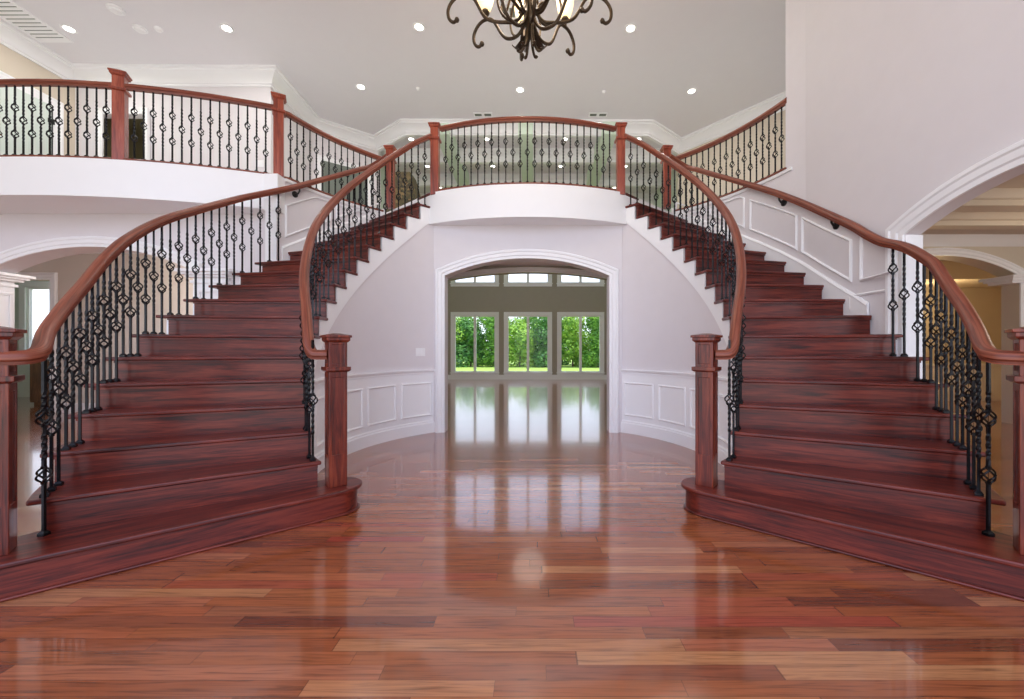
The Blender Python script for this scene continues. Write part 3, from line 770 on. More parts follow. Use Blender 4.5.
# stair walls (outer side): the upper curved part; panel mouldings
def stair_wall(m):
    sg = -1 if m else 1
    t0 = 0.262 if m else 0.126
    mb = MB(); rings = []
    for i in range(31):
        t = t0 + (0.86 - t0) * i / 30
        a, b = polar(2.60, t), polar(2.69, t)
        rings.append([a + (0,), a + (FL2,), b + (FL2,), b + (0,)])
    mb.loops(rings)
    if not m:   # the tall wall goes on a little way along the same curve above the upper floor
        rings = []
        for i in range(7):
            t = t0 + (0.222 - t0) * i / 6; a, b = polar(2.60, t), polar(2.70, t)
            rings.append([a + (FL2 - 0.001,), a + (HC,), b + (HC,), b + (FL2 - 0.001,)])
        mb.loops(rings)
    if m: mb = mb.mirror()
    struct('wall_stair_left' if m else 'wall_stair_right', mb, M_WALL, smooth=30)
    def sp(t, h, d):
        return polar(wall_r(t) - d, t) + (h,)
    def ribbon(f0, f1, ta, tb, d0, d1, n=24):
        mb = MB(); rings = []
        for i in range(n + 1):
            t = ta + (tb - ta) * i / n
            rings.append([sp(t, f0(t), -0.003), sp(t, f0(t), d0), sp(t, f1(t), d1), sp(t, f1(t), -0.003)])
        mb.loops(rings)
        trim(mb.mirror() if m else mb, smooth=30)
    nose = lambda t: RHO * ko(t)
    ta = 0.285 if m else -0.16
    ribbon(lambda t: nose(t) - 0.25, lambda t: nose(t) + 0.062, ta, 0.80, 0.014, 0.014)
    ribbon(lambda t: nose(t) + 0.060, lambda t: nose(t) + 0.082, ta, 0.80, 0.022, 0.010)
    cap0 = 0.30 if m else 0.19
    ribbon(lambda t: FL2 - 0.03, lambda t: FL2 - 0.002, cap0, 0.80, 0.018, 0.022)
    # pale backing field so the panelled zone reads white
    spans = [(0.30, 0.52), (0.545, 0.77)] if m else [(-0.285, -0.125, 1), (-0.092, 0.145), (0.165, 0.395), (0.42, 0.60), (0.62, 0.78)]
    for sp_ in spans:
        a, b = sp_[:2]; fw = 0.022; n = 10
        bot = (lambda t: nose(t) + 0.165) if len(sp_) == 2 else (lambda t: 1.535)
        top = lambda t: min(nose(t) + 0.515, FL2 - 0.06) if nose(t) + 0.515 > FL2 - 0.06 else nose(t) + 0.515
        if len(sp_) == 3: top = lambda t: RHO * ko(t) + 0.60 + 0.9 * (-0.125 - t) * 0.2
        fa = fw / 2.59
        T = [a + (b - a) * i / n for i in range(n + 1)]
        outer = [(t, bot(t)) for t in T] + [(t, top(t)) for t in T[::-1]]
        inner = []
        for j, (t, h) in enumerate(outer):
            tt = min(max(t, a + fa), b - fa)
            inner.append((tt, (bot(tt) + fw) if j <= n else (top(tt) - fw)))
        mbp = MB(); rings = []
        for o_, i_ in zip(outer + outer[:1], inner + inner[:1]):
            md = ((o_[0] + i_[0]) / 2, (o_[1] + i_[1]) / 2)
            rings.append([sp(*o_, -0.002), sp(*o_, 0.010), sp(*md, 0.018), sp(*i_, 0.007), sp(*i_, -0.002)])
        mbp.loops(rings, cap=False)
        trim(mbp.mirror() if m else mbp, smooth=30)
stair_wall(False); stair_wall(True)
# small panel beside the casing on the right, low
mb = MB()
mb.planar([(2.95, 1.23), (2.95, 1.42), (3.30, 1.42), (3.30, 1.30)], [(0, 0), (0, 0.010), (0.011, 0.016), (0.022, 0.006), (0.022, 0)], (WX, 0, 0), (0, 1, 0), (0, 0, 1), (-1, 0, 0))
trim(mb)

# the tall right wall with its arch
w, p = arch_wall('wall_right', (WX, 0), (0, 1), (-1, 0), ZB, 3.87, 1.27, 2.83, 1.80, 1.985, HC, 0.11, M_WALL)
casing(p, (WX, 0), (0, 1), (-1, 0), 1.1)
# jamb lining of that arch
mb = MB(); mb.box(WX - 0.004, WX + 0.115, 2.815, 2.831, 0, 1.795); trim(mb)

# right-hand room
mb = MB(); mb.box(WX + 0.1, 9, ZB, 5.2, SOF - 0.006, SOF + 0.03); struct('ceiling_right', mb, M_BEIGE)
for z0, z1 in ((2.05, 2.25), (2.9, 3.08), (3.70, 3.88), (4.30, 4.44)):
    mb = MB(); mb.box(WX + 0.112, 9, z0, z1, 2.32, SOF)
    mb.planar([(WX + 0.112, z0), (9, z0)], [(0, SOF), (0, SOF - 0.09), (-0.03, SOF - 0.08), (-0.07, SOF - 0.02), (-0.07, SOF)], (0, 0, 0), (1, 0, 0), (0, 1, 0), (0, 0, 1))
    trim(mb, M_BEIGE)
w, p = arch_wall('wall_right_room', (0, 5.2), (1, 0), (0, -1), 2.7, 9, 4.40, 6.38, 1.93, 2.20, SOF, 0.2, M_BEIGE)
casing(p, (0, 5.2), (1, 0), (0, -1), 0.9)
mb = MB(); mb.planar([(2.94, 5.2), (9, 5.2)], [(0, SOF), (0, SOF - 0.14), (-0.02, SOF - 0.13), (-0.09, SOF - 0.03), (-0.09, SOF)], (0, 0, 0), (1, 0, 0), (0, 1, 0), (0, 0, 1)); trim(mb)
for xc in (4.40, 6.38):
    mb = MB(); mb.box(xc - 0.16, xc + 0.16, 5.14, 5.42, 1.84, 1.87); mb.box(xc - 0.19, xc + 0.19, 5.11, 5.45, 1.87, 1.90); mb.box(xc - 0.22, xc + 0.22, 5.08, 5.48, 1.90, 1.935); trim(mb)
mb = MB(); mb.box(2.75, 9, 7.6, 7.7, 0, SOF); struct('wall_right_back', mb, M_BEIGE)
mb = MB(); mb.box(2.75, 9, 7.57, 7.6, 0.66, 0.71); mb.box(2.75, 9, 7.575, 7.6, 0, 0.15); mb.box(2.75, 9, 7.592, 7.6, 0.15, 0.66); trim(mb)
mb = MB(); mb.box(9.0, 9.1, ZB, 7.7, 0, HC); struct('wall_far_right', mb, M_BEIGE)
mb = MB(); mb.box(2.75, 9, 6.6, 7.7, SOF - 0.32, SOF); struct('ceiling_soffit', mb, M_BEIGE)

# left-hand lower wall with its arch, pier and capitals
w, p = arch_wall('wall_left_lower', (0, 4.35), (1, 0), (0, -1), -9.5, -2.62, -5.92, -3.58, 1.82, 2.10, SOF, 0.22, M_WALL)
casing([q for q in p if q[1] >= 1.8], (0, 4.35), (1, 0), (0, -1), 1.0)
for xa, xb in ((-6.38, -5.90), (-3.60, -3.24)):
    mb = MB(); mb.box(xa, xb, 4.31, 4.60, 0, 1.76); trim(mb)
    xm = xb if xa < -5 else xa
    mb = MB()
    for d, h0, h1 in ((0.02, 1.70, 1.73), (0.05, 1.76, 1.785), (0.08, 1.785, 1.81), (0.11, 1.81, 1.84)): mb.box(xa - d, xb + d, 4.31 - d, 4.60 + d, h0, h1)
    trim(mb)
    if xa < -5:
        mb = MB(); mb.planar([(4.36, 0.3), (4.36, 1.6), (4.55, 1.6), (4.55, 0.3)], [(0, 0), (0, 0.012), (0.02, 0.018), (0.03, 0.006), (0.03, 0)], (xb, 0, 0), (0, 1, 0), (0, 0, 1), (1, 0, 0), closed=True); trim(mb)
    mb = MB(); mb.planar([(xa + 0.08, 0.3), (xa + 0.08, 1.6), (xb - 0.08, 1.6), (xb - 0.08, 0.3)], [(0, 0), (0, 0.012), (0.02, 0.018), (0.03, 0.006), (0.03, 0)][::-1], (0, 4.31, 0), (1, 0, 0), (0, 0, 1), (0, -1, 0), closed=True); trim(mb)
mb = MB(); mb.box(-3.30, -2.66, 4.33, 4.35, 0, 0.15); mb.box(-3.30, -2.66, 4.325, 4.35, 0.70, 0.75); trim(mb)
# white pilaster closing the end of the left stair wall
mb = MB(); mb.box(-2.74, -2.625, 4.19, 4.36, 0, SOF); trim(mb)
mb = MB(); mb.box(-2.745, -2.605, 4.18, 4.37, SOF - 0.02, FL2 - 0.001); trim(mb)
# hall behind the left arch
XD0, XD1 = -8.12, -7.42
mb = MB(); mb.box(XD1, -2.7, 6.2, 6.3, 0, SOF); mb.box(-12, XD0, 6.2, 6.3, 0, SOF); mb.box(XD0, XD1, 6.2, 6.3, 2.06, SOF); struct('wall_left_hall', mb, M_HALL)
casing([(XD0, 0), (XD0, 2.06), (XD1, 2.06), (XD1, 0)], (0, 6.2), (1, 0), (0, -1), 0.95)
mb = MB(); mb.box(XD1 + 0.1, -2.7, 6.175, 6.2, 0, 0.15); struct('baseboard_left', mb, M_TRIM)
mb = MB(); mb.box(-2.95, -2.75, 4.5, 6.2, 0, SOF); struct('wall_left_hall_end', mb, M_HALL)
# room seen through that doorway, with a window
WX0, WX1 = -10.35, -9.35
mb = MB(); mb.box(-12, WX0, 8.2, 8.3, 0, SOF); mb.box(WX1, -7.0, 8.2, 8.3, 0, SOF); mb.box(WX0, WX1, 8.2, 8.3, 0, 0.9); mb.box(WX0, WX1, 8.2, 8.3, 2.25, SOF)
struct('wall_green_room', mb, M_GREEN)
mb = MB(); mb.box(-7.0, -6.9, 6.3, 8.3, 0, SOF); struct('wall_green_room_right', mb, M_GREEN)
mb = MB(); mb.box(-12.1, -12, 4.3, 8.3, 0, SOF); struct('wall_green_room_left', mb, M_GREEN)
mb = MB(); mb.box(-12, -6.9, 6.2, 8.3, SOF, SOF + 0.05); struct('ceiling_green_room', mb, M_CEIL)

def window(n, x0, x1, h0, h1, z, wall_th, mull=True, cas=0.11, mat=None):
    mat = mat or M_TRIM
    mb = MB(); f = 0.035
    for a, b, c, d in ((x0, x0 + f, h0, h1), (x1 - f, x1, h0, h1), (x0 + f, x1 - f, h0, h0 + f), (x0 + f, x1 - f, h1 - f, h1)): mb.box(a, b, z + 0.02, z + 0.08, c, d)
    if mull: mb.box((x0 + x1) / 2 - 0.04, (x0 + x1) / 2 + 0.04, z + 0.015, z + 0.085, h0 + f, h1 - f)
    mb.planar([(x0, h0), (x0, h1), (x1, h1), (x1, h0)], [(0, 0), (0, 0.02), (cas * 0.6, 0.024), (cas, 0.03), (cas, 0)], (0, z, 0), (1, 0, 0), (0, 0, 1), (0, -1, 0), closed=True)
    mb.box(x0 - cas - 0.02, x1 + cas + 0.02, z - 0.05, z + 0.02, h0 - 0.03, h0 - 0.002)
    w = struct('window_%d' % n, mb, mat); ORG[w.name] = (0, 0, 0)
    mb = MB(); mb.box(x0 + f, x1 - f, z + 0.045, z + 0.049, h0 + f, h1 - f)
    p = mb.build('pane', M_GLASS, None); p.parent = w
    return w
window(7, WX0, WX1, 0.9, 2.25, 8.2, 0.1, True)

# great room
ZF = 12.8
WIN = [(-2.50, -1.18), (-0.80, 0.52), (0.90, 2.19)]
HW = [(0.225, 2.045), (3.08, 4.90)]
xs = [-3.4] + [q for w in WIN for q in w] + [3.4]
mb = MB()
for i in range(0, len(xs), 2): mb.box(xs[i], xs[i + 1], ZF, ZF + 0.12, 0, HC)
for a, b in WIN:
    mb.box(a, b, ZF, ZF + 0.12, 0, HW[0][0]); mb.box(a, b, ZF, ZF + 0.12, HW[0][1], HW[1][0]); mb.box(a, b, ZF, ZF + 0.12, HW[1][1], HC)
struct('wall_back', mb, M_GREAT)
n = 1
for a, b in WIN:
    for c, d in HW:
        window(n, a, b, c, d, ZF, 0.12, True, 0.11, M_TRIM); n += 1
mb = MB(); mb.box(-3.2, 3.2, ZF - 0.025, ZF, 0, 0.15); struct('baseboard_back', mb, M_TRIM)
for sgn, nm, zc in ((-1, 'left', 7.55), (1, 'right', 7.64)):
    mb = MB(); mb.box(*sorted((sgn * 3.2, sgn * 3.3)), zc + 0.16, ZF, 0, HC); struct('wall_great_' + nm, mb, M_GREEN)  # green here is light from the foliage, coloured into the walls
# coffers: cross beams and long beams
for z0, z1 in ((8.14, 8.24), (9.31, 9.41), (10.48, 10.58), (11.65, 11.75)):
    mb = MB(); mb.box(-3.2, 3.2, z0, z1, HC - 0.245, HC)
    mb.planar([(-3.2, z0), (3.2, z0)], [(0, HC), (0, HC - 0.11), (-0.02, HC - 0.10), (-0.08, HC - 0.02), (-0.08, HC)], (0, 0, 0), (1, 0, 0), (0, 1, 0), (0, 0, 1))
    trim(mb)
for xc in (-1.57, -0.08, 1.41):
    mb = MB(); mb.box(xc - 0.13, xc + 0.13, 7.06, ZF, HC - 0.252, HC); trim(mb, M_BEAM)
# crown and header round the hall ceiling
CR = [(0, 0), (0, -0.20), (0.022, -0.20), (0.026, -0.178), (0.045, -0.170), (0.05, -0.150), (0.075, -0.11), (0.115, -0.07), (0.150, -0.055), (0.155, -0.035), (0.185, -0.03), (0.185, 0)]
HLP = [(-6.45, ZB), (-6.45, 5.66), (-3.60, 5.69), (-3.67, 7.0), (-2.97, 7.55), (-2.285, 7.02), (2.18, 7.05), (2.89, 7.64), (4.02, 6.25), (8.9, 6.25)]
def crown_path():
    # the traced corner line is the crown's outer lip; step back to the wall face
    return HLP
mb = MB(); mb.planar(HLP, [(-(a - 0.185), b) for a, b in CR], (0, 0, HC), (1, 0, 0), (0, 1, 0), (0, 0, 1)); trim(mb, smooth=30)
def off_path(path, d):
    out = []
    for i, p in enumerate(path):
        def dr(a, b):
            dx, dy = b[0] - a[0], b[1] - a[1]; l = hypot(dx, dy); return dx / l, dy / l
        d0 = dr(path[i - 1], p) if i else dr(p, path[1]); d1 = dr(p, path[i + 1]) if i < len(path) - 1 else d0
        n0 = (-d0[1], d0[0]); n1 = (-d1[1], d1[0]); k = max(1 + n0[0] * n1[0] + n0[1] * n1[1], 0.25)
        out.append((p[0] + d * (n0[0] + n1[0]) / k, p[1] + d * (n0[1] + n1[1]) / k))
    return out
WP = off_path(HLP, 0.185); WP2 = off_path(HLP, 0.30); WP3 = off_path(HLP, 0.225)
def wall_seg(mb, i, h0, h1, f0=0.0, f1=1.0):
    a, b, c, d = WP[i], WP[i + 1], WP2[i + 1], WP2[i]
    L = lambda p, q, f: (p[0] + (q[0] - p[0]) * f, p[1] + (q[1] - p[1]) * f)
    mb.prism([L(a, b, f0), L(a, b, f1), L(d, c, f1), L(d, c, f0)], h0, h1)
DH = 4.42
# left side wall (upper), with a pale door on black hinges
mb = MB(); wall_seg(mb, 0, FL2, HC); mb.box(-6.75, -6.64, ZB, 4.34, 0, FL2); struct('wall_left', mb, M_BEIGE)
xw = WP[0][0]
mb = MB(); mb.box(xw, xw + 0.02, 4.2, 5.55, FL2, 4.36); struct('door_1', mb, M_GREEN)
mb = MB(); mb.planar([(4.2, FL2), (4.2, 4.36), (5.56, 4.36), (5.56, FL2)], [(a, b + 0.01) for a, b in CAS], (xw, 0, 0), (0, 1, 0), (0, 0, 1), (1, 0, 0)); trim(mb)
mb = MB(); mb.box(xw + 0.012, xw + 0.024, 5.542, 5.556, FL2, 4.35); trim(mb, M_BLACK)  # black strip standing in for the shadow gap at the door edge
for h in (3.50, 4.11):
    mb = MB(); mb.box(xw + 0.018, xw + 0.03, 5.50, 5.57, h, h + 0.06); mb.tube([(xw + 0.034, 5.556, h - 0.005), (xw + 0.034, 5.556, h + 0.065)], 0.012, 8)
    tagm(mb.build('hinge', M_BLACK), '%s black hinge on the pale door behind the upper left balusters' % ('lower' if h < 3.8 else 'upper'), 'hinge')
# front-facing upper wall with a dark doorway
LEN1 = hypot(WP[2][0] - WP[1][0], WP[2][1] - WP[1][1])
fx = lambda x: (x - WP[1][0]) / (WP[2][0] - WP[1][0])
DX0, DX1 = -6.22, -5.62
mb = MB(); wall_seg(mb, 1, FL2, HC, 0, fx(DX0)); wall_seg(mb, 1, FL2, HC, fx(DX1), 1); wall_seg(mb, 1, DH, HC, fx(DX0), fx(DX1)); struct('wall_upper_left', mb, M_WALL)
zd = WP[1][1]
casing([(DX0, FL2), (DX0, DH), (DX1, DH), (DX1, FL2)], (0, zd + 0.002), (1, 0), (0, -1), 0.7)
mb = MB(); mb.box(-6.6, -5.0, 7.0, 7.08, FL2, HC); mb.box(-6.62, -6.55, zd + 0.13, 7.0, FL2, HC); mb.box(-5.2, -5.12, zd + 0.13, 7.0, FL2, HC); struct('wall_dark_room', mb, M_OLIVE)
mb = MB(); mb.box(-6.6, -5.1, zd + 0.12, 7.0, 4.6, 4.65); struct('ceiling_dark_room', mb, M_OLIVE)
mb = MB(); wall_seg(mb, 2, FL2, HC); struct('wall_upper_return', mb, M_WALL)
# diagonal wall with the grey green door
mb = MB(); wall_seg(mb, 3, FL2, HC); struct('wall_upper_diagonal', mb, M_WALL)
a, b = WP[3], WP[4]; dl = hypot(b[0] - a[0], b[1] - a[1]); U3 = ((b[0] - a[0]) / dl, (b[1] - a[1]) / dl); N3 = (U3[1], -U3[0])
s0, s1 = 0.14, dl - 0.2
mb = MB()
c0 = (a[0] + U3[0] * (s0 + s1) / 2 + N3[0] * 0.006, a[1] + U3[1] * (s0 + s1) / 2 + N3[1] * 0.006)
mb.obox(c0, U3, N3, (s1 - s0) / 2, 0.006, FL2, 4.37)
for u0, u1, h0, h1 in ((0.12, 0.88, 0.12, 0.62), (0.12, 0.88, 0.74, 1.42)):
    ua, ub = s0 + (s1 - s0) * u0, s0 + (s1 - s0) * u1
    mb.planar([(ua, FL2 + h0), (ua, FL2 + h1), (ub, FL2 + h1), (ub, FL2 + h0)], [(0, 0), (0, 0.02), (0.02, 0.024), (0.03, 0.012), (0.03, 0)], (a[0], a[1], 0), (U3[0], U3[1], 0), (0, 0, 1), (N3[0], N3[1], 0), closed=True)
struct('door_2', mb, M_GREYGREEN)
casing([(s0, FL2), (s0, 4.37), (s1, 4.37), (s1, FL2)], a, U3, N3, 0.7)
# right upper hall walls
mb = MB(); wall_seg(mb, 7, FL2, HC); struct('wall_upper_right_diagonal', mb, M_BEIGE)
mb = MB(); wall_seg(mb, 8, FL2, HC); struct('wall_upper_right', mb, M_BEIGE)
# header beams that carry the crown across the landing (open below)
mb = MB()
for i in (4, 5, 6):
    c, d = WP3[i + 1], WP3[i]
    aa, bb = WP[i], WP[i + 1]
    mb.prism([aa, bb, c, d], HC - 0.195, HC)
trim(mb)

# ------------------------------------------------------------------ fittings
def can_light(x, z, label, h=HC, r=0.062):
    root = thing('recessed_light', label, 'ceiling light', (x, z, h), 'recessed ceiling lights')
    mb = MB(); mb.lathe((x, z, h), [(r * 0.80, -0.002), (r * 1.0, -0.008), (r * 1.25, -0.006), (r * 1.28, 0.0), (r * 1.28, 0.004), (r * 0.8, 0.004)], 24); part('trim_ring', mb, M_TRIM, root)
    mb = MB(); mb.lathe((x, z, h), [(0.001, -0.004), (r * 0.82, -0.004), (r * 0.82, 0.002), (0.001, 0.002)], 24); part('lens', mb, M_CAN, root)
def area(x, z, h, power, size, col=(1, 0.97, 0.92), spread=170, rot=None):
    l = bpy.data.lights.new('can_lamp', 'AREA'); l.shape = 'DISK'; l.size = size * S; l.energy = power; l.color = col; l.spread = math.radians(spread)
    o = bpy.data.objects.new('can_lamp', l); COL.objects.link(o); o.location = (x * S, z * S, h * S)
    if rot: o.rotation_euler = rot
    return o
CANS = [(-5.80, 5.05, 'recessed ceiling light beside the slatted ceiling grille'), (-3.80, 5.04, 'recessed ceiling light over the upper left balcony, beside the smoke detectors'),
        (-1.37, 5.02, 'recessed ceiling light just left of the chandelier'), (1.29, 5.04, 'recessed ceiling light just right of the chandelier'),
        (-2.60, 6.17, 'recessed ceiling light above the left stair head, deeper row'), (-0.147, 6.24, 'recessed ceiling light straight below the chandelier, above the middle balcony'),
        (2.54, 6.27, 'recessed ceiling light above the right stair head, deeper row')]
for x, z, lab in CANS:
    can_light(x, z, lab); area(x, z, HC - 0.02, 14, 0.12)
COF = []
for i, z in enumerate((7.71, 8.86, 10.02)):
    for j, x in enumerate((-2.30, -0.85, 0.66, 2.08)):
        rown = ('first', 'second', 'third')[i]; coln = ('far left', 'middle left', 'middle right', 'far right')[j]
        can_light(x, z, 'small recessed light in the %s coffer of the %s row beyond the balcony' % (coln, rown), HC, 0.055)
        area(x, z, HC - 0.02, 3, 0.1, spread=120)
# slatted return grille in the ceiling
root = thing('ceiling_grille', 'white slatted return air grille in the ceiling corner, top left', 'vent', (-6.1, 4.9, HC))
gx0, gx1, gz0, gz1 = -6.42, -5.98, 4.40, 5.26
mb = MB(); mb.planar([(gx0, gz0), (gx0, gz1), (gx1, gz1), (gx1, gz0)], [(0, 0.0), (0, -0.012), (-0.035, -0.014), (-0.035, 0)], (0, 0, HC), (1, 0, 0), (0, 1, 0), (0, 0, 1), closed=True); part('frame', mb, M_TRIM, root)
mb = MB(); mb.box(gx0 + 0.03, gx1 - 0.03, gz0 + 0.03, gz1 - 0.03, HC - 0.003, HC - 0.001); part('slat_gap_shade', mb, M_GREYGREEN, root)  # grey sheet painted as the shade behind the slats
ns = 14
for i in range(ns):
    z = gz0 + 0.05 + (gz1 - gz0 - 0.1) * i / (ns - 1)
    mb = MB(); mb.add([(gx0 + 0.03, z - 0.02, HC - 0.002), (gx1 - 0.03, z - 0.02, HC - 0.002), (gx1 - 0.03, z + 0.014, HC - 0.014), (gx0 + 0.03, z + 0.014, HC - 0.014),
                       (gx0 + 0.03, z - 0.02, HC + 0.002), (gx1 - 0.03, z - 0.02, HC + 0.002), (gx1 - 0.03, z + 0.014, HC - 0.010), (gx0 + 0.03, z + 0.014, HC - 0.010)],
                      [(0, 1, 2, 3), (7, 6, 5, 4), (0, 4, 5, 1), (1, 5, 6, 2), (2, 6, 7, 3), (3, 7, 4, 0)])
    part('slat', mb, M_TRIM, root)
def disc(name, x, z, r, label, cat):
    root = thing(name, label, cat, (x, z, HC))
    mb = MB(); mb.lathe((x, z, HC), [(0.001, 0), (r, 0), (r, -0.012), (r * 0.92, -0.018), (r * 0.001 + 0.001, -0.018)], 24); part('base', mb, M_TRIM, root)
    mb = MB(); mb.lathe((x, z, HC), [(0.001, -0.017), (r * 0.72, -0.017), (r * 0.62, -0.036), (0.001, -0.04)], 24); part('cover', mb, M_TRIM, root)
def px_ceil(x, y): # plan position on the ceiling of a sighted point
    s = (348.15 - y) / (HC - 1.0); return ((x - 535) / s + 0.085, 400 / s)
disc('smoke_detector', *px_ceil(116, 9), 0.085, 'round white smoke detector, the largest of three discs near the slatted grille', 'smoke detector')
disc('smoke_detector', *px_ceil(140, 28.5), 0.075, 'round white smoke detector in the middle of three ceiling discs', 'smoke detector')
disc('sprinkler_cover', *px_ceil(158.5, 28.5), 0.045, 'small white ceiling disc right of the two smoke detectors', 'sprinkler')
disc('sprinkler_cover', *px_ceil(418, 88), 0.03, 'tiny white ceiling disc left of the middle light over the balcony', 'sprinkler')
disc('sprinkler_cover', *px_ceil(604, 91), 0.03, 'tiny white ceiling disc right of the middle light over the balcony', 'sprinkler')
def slot_vent(x, z, w, d, label):
    root = thing('ceiling_vent', label, 'vent', (x, z, HC))
    mb = MB(); mb.planar([(x - w, z - d), (x - w, z + d), (x + w, z + d), (x + w, z - d)], [(0, 0.0), (0, -0.01), (-0.02, -0.012), (-0.02, 0)], (0, 0, HC), (1, 0, 0), (0, 1, 0), (0, 0, 1), closed=True); part('frame', mb, M_TRIM, root)
    mb = MB(); mb.box(x - 0.02, x + 0.02, z - d, z + d, HC - 0.012, HC); part('divider', mb, M_TRIM, root)
    for sx in (-1, 1):
        mb = MB(); mb.box(x + sx * w * 0.52 - w * 0.36, x + sx * w * 0.52 + w * 0.36, z - d * 0.75, z + d * 0.75, HC - 0.006, HC - 0.001); part('louvre', mb, M_GREYGREEN, root)
slot_vent(*px_ceil(483, 114.5), 0.16, 0.06, 'white slot vent in the ceiling at the crown, left over the middle balcony')
slot_vent(*px_ceil(598, 114.5), 0.16, 0.06, 'white slot vent in the ceiling at the crown, right over the middle balcony')
slot_vent(*px_ceil(508, 12), 0.10, 0.09, 'square white ceiling vent seen behind the chandelier')
# switch plate on the curved wall left of the arch, another upstairs
def switch(org, U, Nn, h, label, gangs=2):
    root = thing('light_switch', label, 'light switch', (org[0], org[1], h)); w = 0.026 * gangs
    P = lambda u, d: (org[0] + u * U[0] + d * Nn[0], org[1] + u * U[1] + d * Nn[1])
    mb = MB(); mb.obox(P(0, 0.004), U, Nn, w + 0.008, 0.004, h - 0.048, h + 0.048); part('plate', mb, M_TRIM, root, bevel=0.002)
    for i in range(gangs):
        mb = MB(); mb.obox(P((i - (gangs - 1) / 2) * 0.05, 0.010), U, Nn, 0.013, 0.0025, h - 0.028, h + 0.028); part('rocker', mb, M_TRIM, root, bevel=0.0015)
t = 0.78; q = polar(RI + 0.036, t); switch((-q[0], q[1]), (cos(pi / 2 - t), sin(pi / 2 - t)), (cos(t), -sin(t)), 0.955, 'white double light switch on the curved wall left of the round arch')
switch((-3.95, WP[2][1] - 0.005), (1, 0), (0, -1), FL2 + 0.98 - 0.10, 'white light switch upstairs behind the balusters near the corner newel post', 2)
# tapering stone chimney piece on the landing
mb = MB(); x0, zc = -2.30, 6.62
mb.add([(x0 - .1, zc, FL2), (-1.70, zc, FL2), (-1.98, zc, FL2 + 1.10), (x0 - .1, zc, FL2 + 1.10), (x0 - .1, zc + 0.35, FL2), (-1.70, zc + 0.35, FL2), (-1.98, zc + 0.35, FL2 + 1.10), (x0 - .1, zc + 0.35, FL2 + 1.10)],
       [(0, 1, 2, 3), (5, 4, 7, 6), (0, 4, 5, 1), (1, 5, 6, 2), (2, 6, 7, 3), (3, 7, 4, 0)])
o = mb.build('stone_chimney', M_STONE, org=(-2, 6.8, FL2), bevel=0.02); tagm(o, 'mottled brown stone mass with a sloping side, behind the balusters of the left stair head', 'stone chimney')
# cabinet in the room through the left doorway
root = thing('cabinet', 'brown wooden cabinet in the green room beyond the left arch', 'cabinet', (-8.5, 7.1, 0))
mb = MB(); mb.box(-8.75, -8.05, 7.0, 7.3, 0.05, 0.78); mb.box(-8.72, -8.08, 7.03, 7.28, 0, 0.05); part('body', mb, M_CAB, root)
mb = MB(); mb.box(-8.78, -8.02, 6.97, 7.32, 0.78, 0.81); part('top', mb, M_CAB, root, bevel=0.004)
for xa, xb in ((-8.74, -8.41), (-8.39, -8.06)):
    mb = MB(); mb.box(xa, xb, 6.985, 7.0, 0.08, 0.76); d = part('door', mb, M_CAB, root, bevel=0.003)
    kx = xb - 0.03 if xb < -8.4 else xa + 0.03
    mb = MB(); mb.lathe((kx, 6.98, 0.5), [(0.001, -0.012), (0.012, -0.006), (0.012, 0.006), (0.001, 0.012)], 10); part('knob', mb, M_IRON, d)

# ------------------------------------------------------------------ chandelier
CHX, CHZ, CHB = 0.045, 3.0, 3.215
root = thing('chandelier', 'wrought bronze chandelier with scrolled arms and amber glass shades hanging from the ceiling', 'chandelier', (CHX, CHZ, HC))
mb = MB(); mb.lathe((CHX, CHZ, 0), [(0.001, HC), (0.09, HC), (0.085, HC - 0.03), (0.03, HC - 0.05), (0.001, HC - 0.05)], 24); part('canopy', mb, M_BRONZE, root)
top = CHB + 1.25; h = HC - 0.04; i = 0
while h > top:
    mb = MB(); pth = []
    for j in range(13):
        a = 2 * pi * j / 12; u, v = 0.013 * cos(a), 0.026 * sin(a)
        pth.append((CHX + (u if i % 2 else 0), CHZ + (0 if i % 2 else u), h - 0.026 + v))
    mb.tube(pth, 0.004, 5); h -= 0.042; i += 1
    part('chain_link', mb, M_BRONZE, root)
mb = MB(); mb.lathe((CHX, CHZ, CHB), [(0.001, 1.27), (0.012, 1.25), (0.02, 1.2), (0.012, 1.1), (0.014, 0.95), (0.03, 0.90), (0.036, 0.82), (0.018, 0.74), (0.014, 0.56), (0.02, 0.50), (0.036, 0.43), (0.034, 0.36), (0.016, 0.30), (0.012, 0.16), (0.004, 0.10), (0.001, 0.08)], 16); part('center_column', mb, M_BRONZE, root)
def pol(a, r, h): return (CHX + r * cos(a), CHZ + r * sin(a), CHB + h)
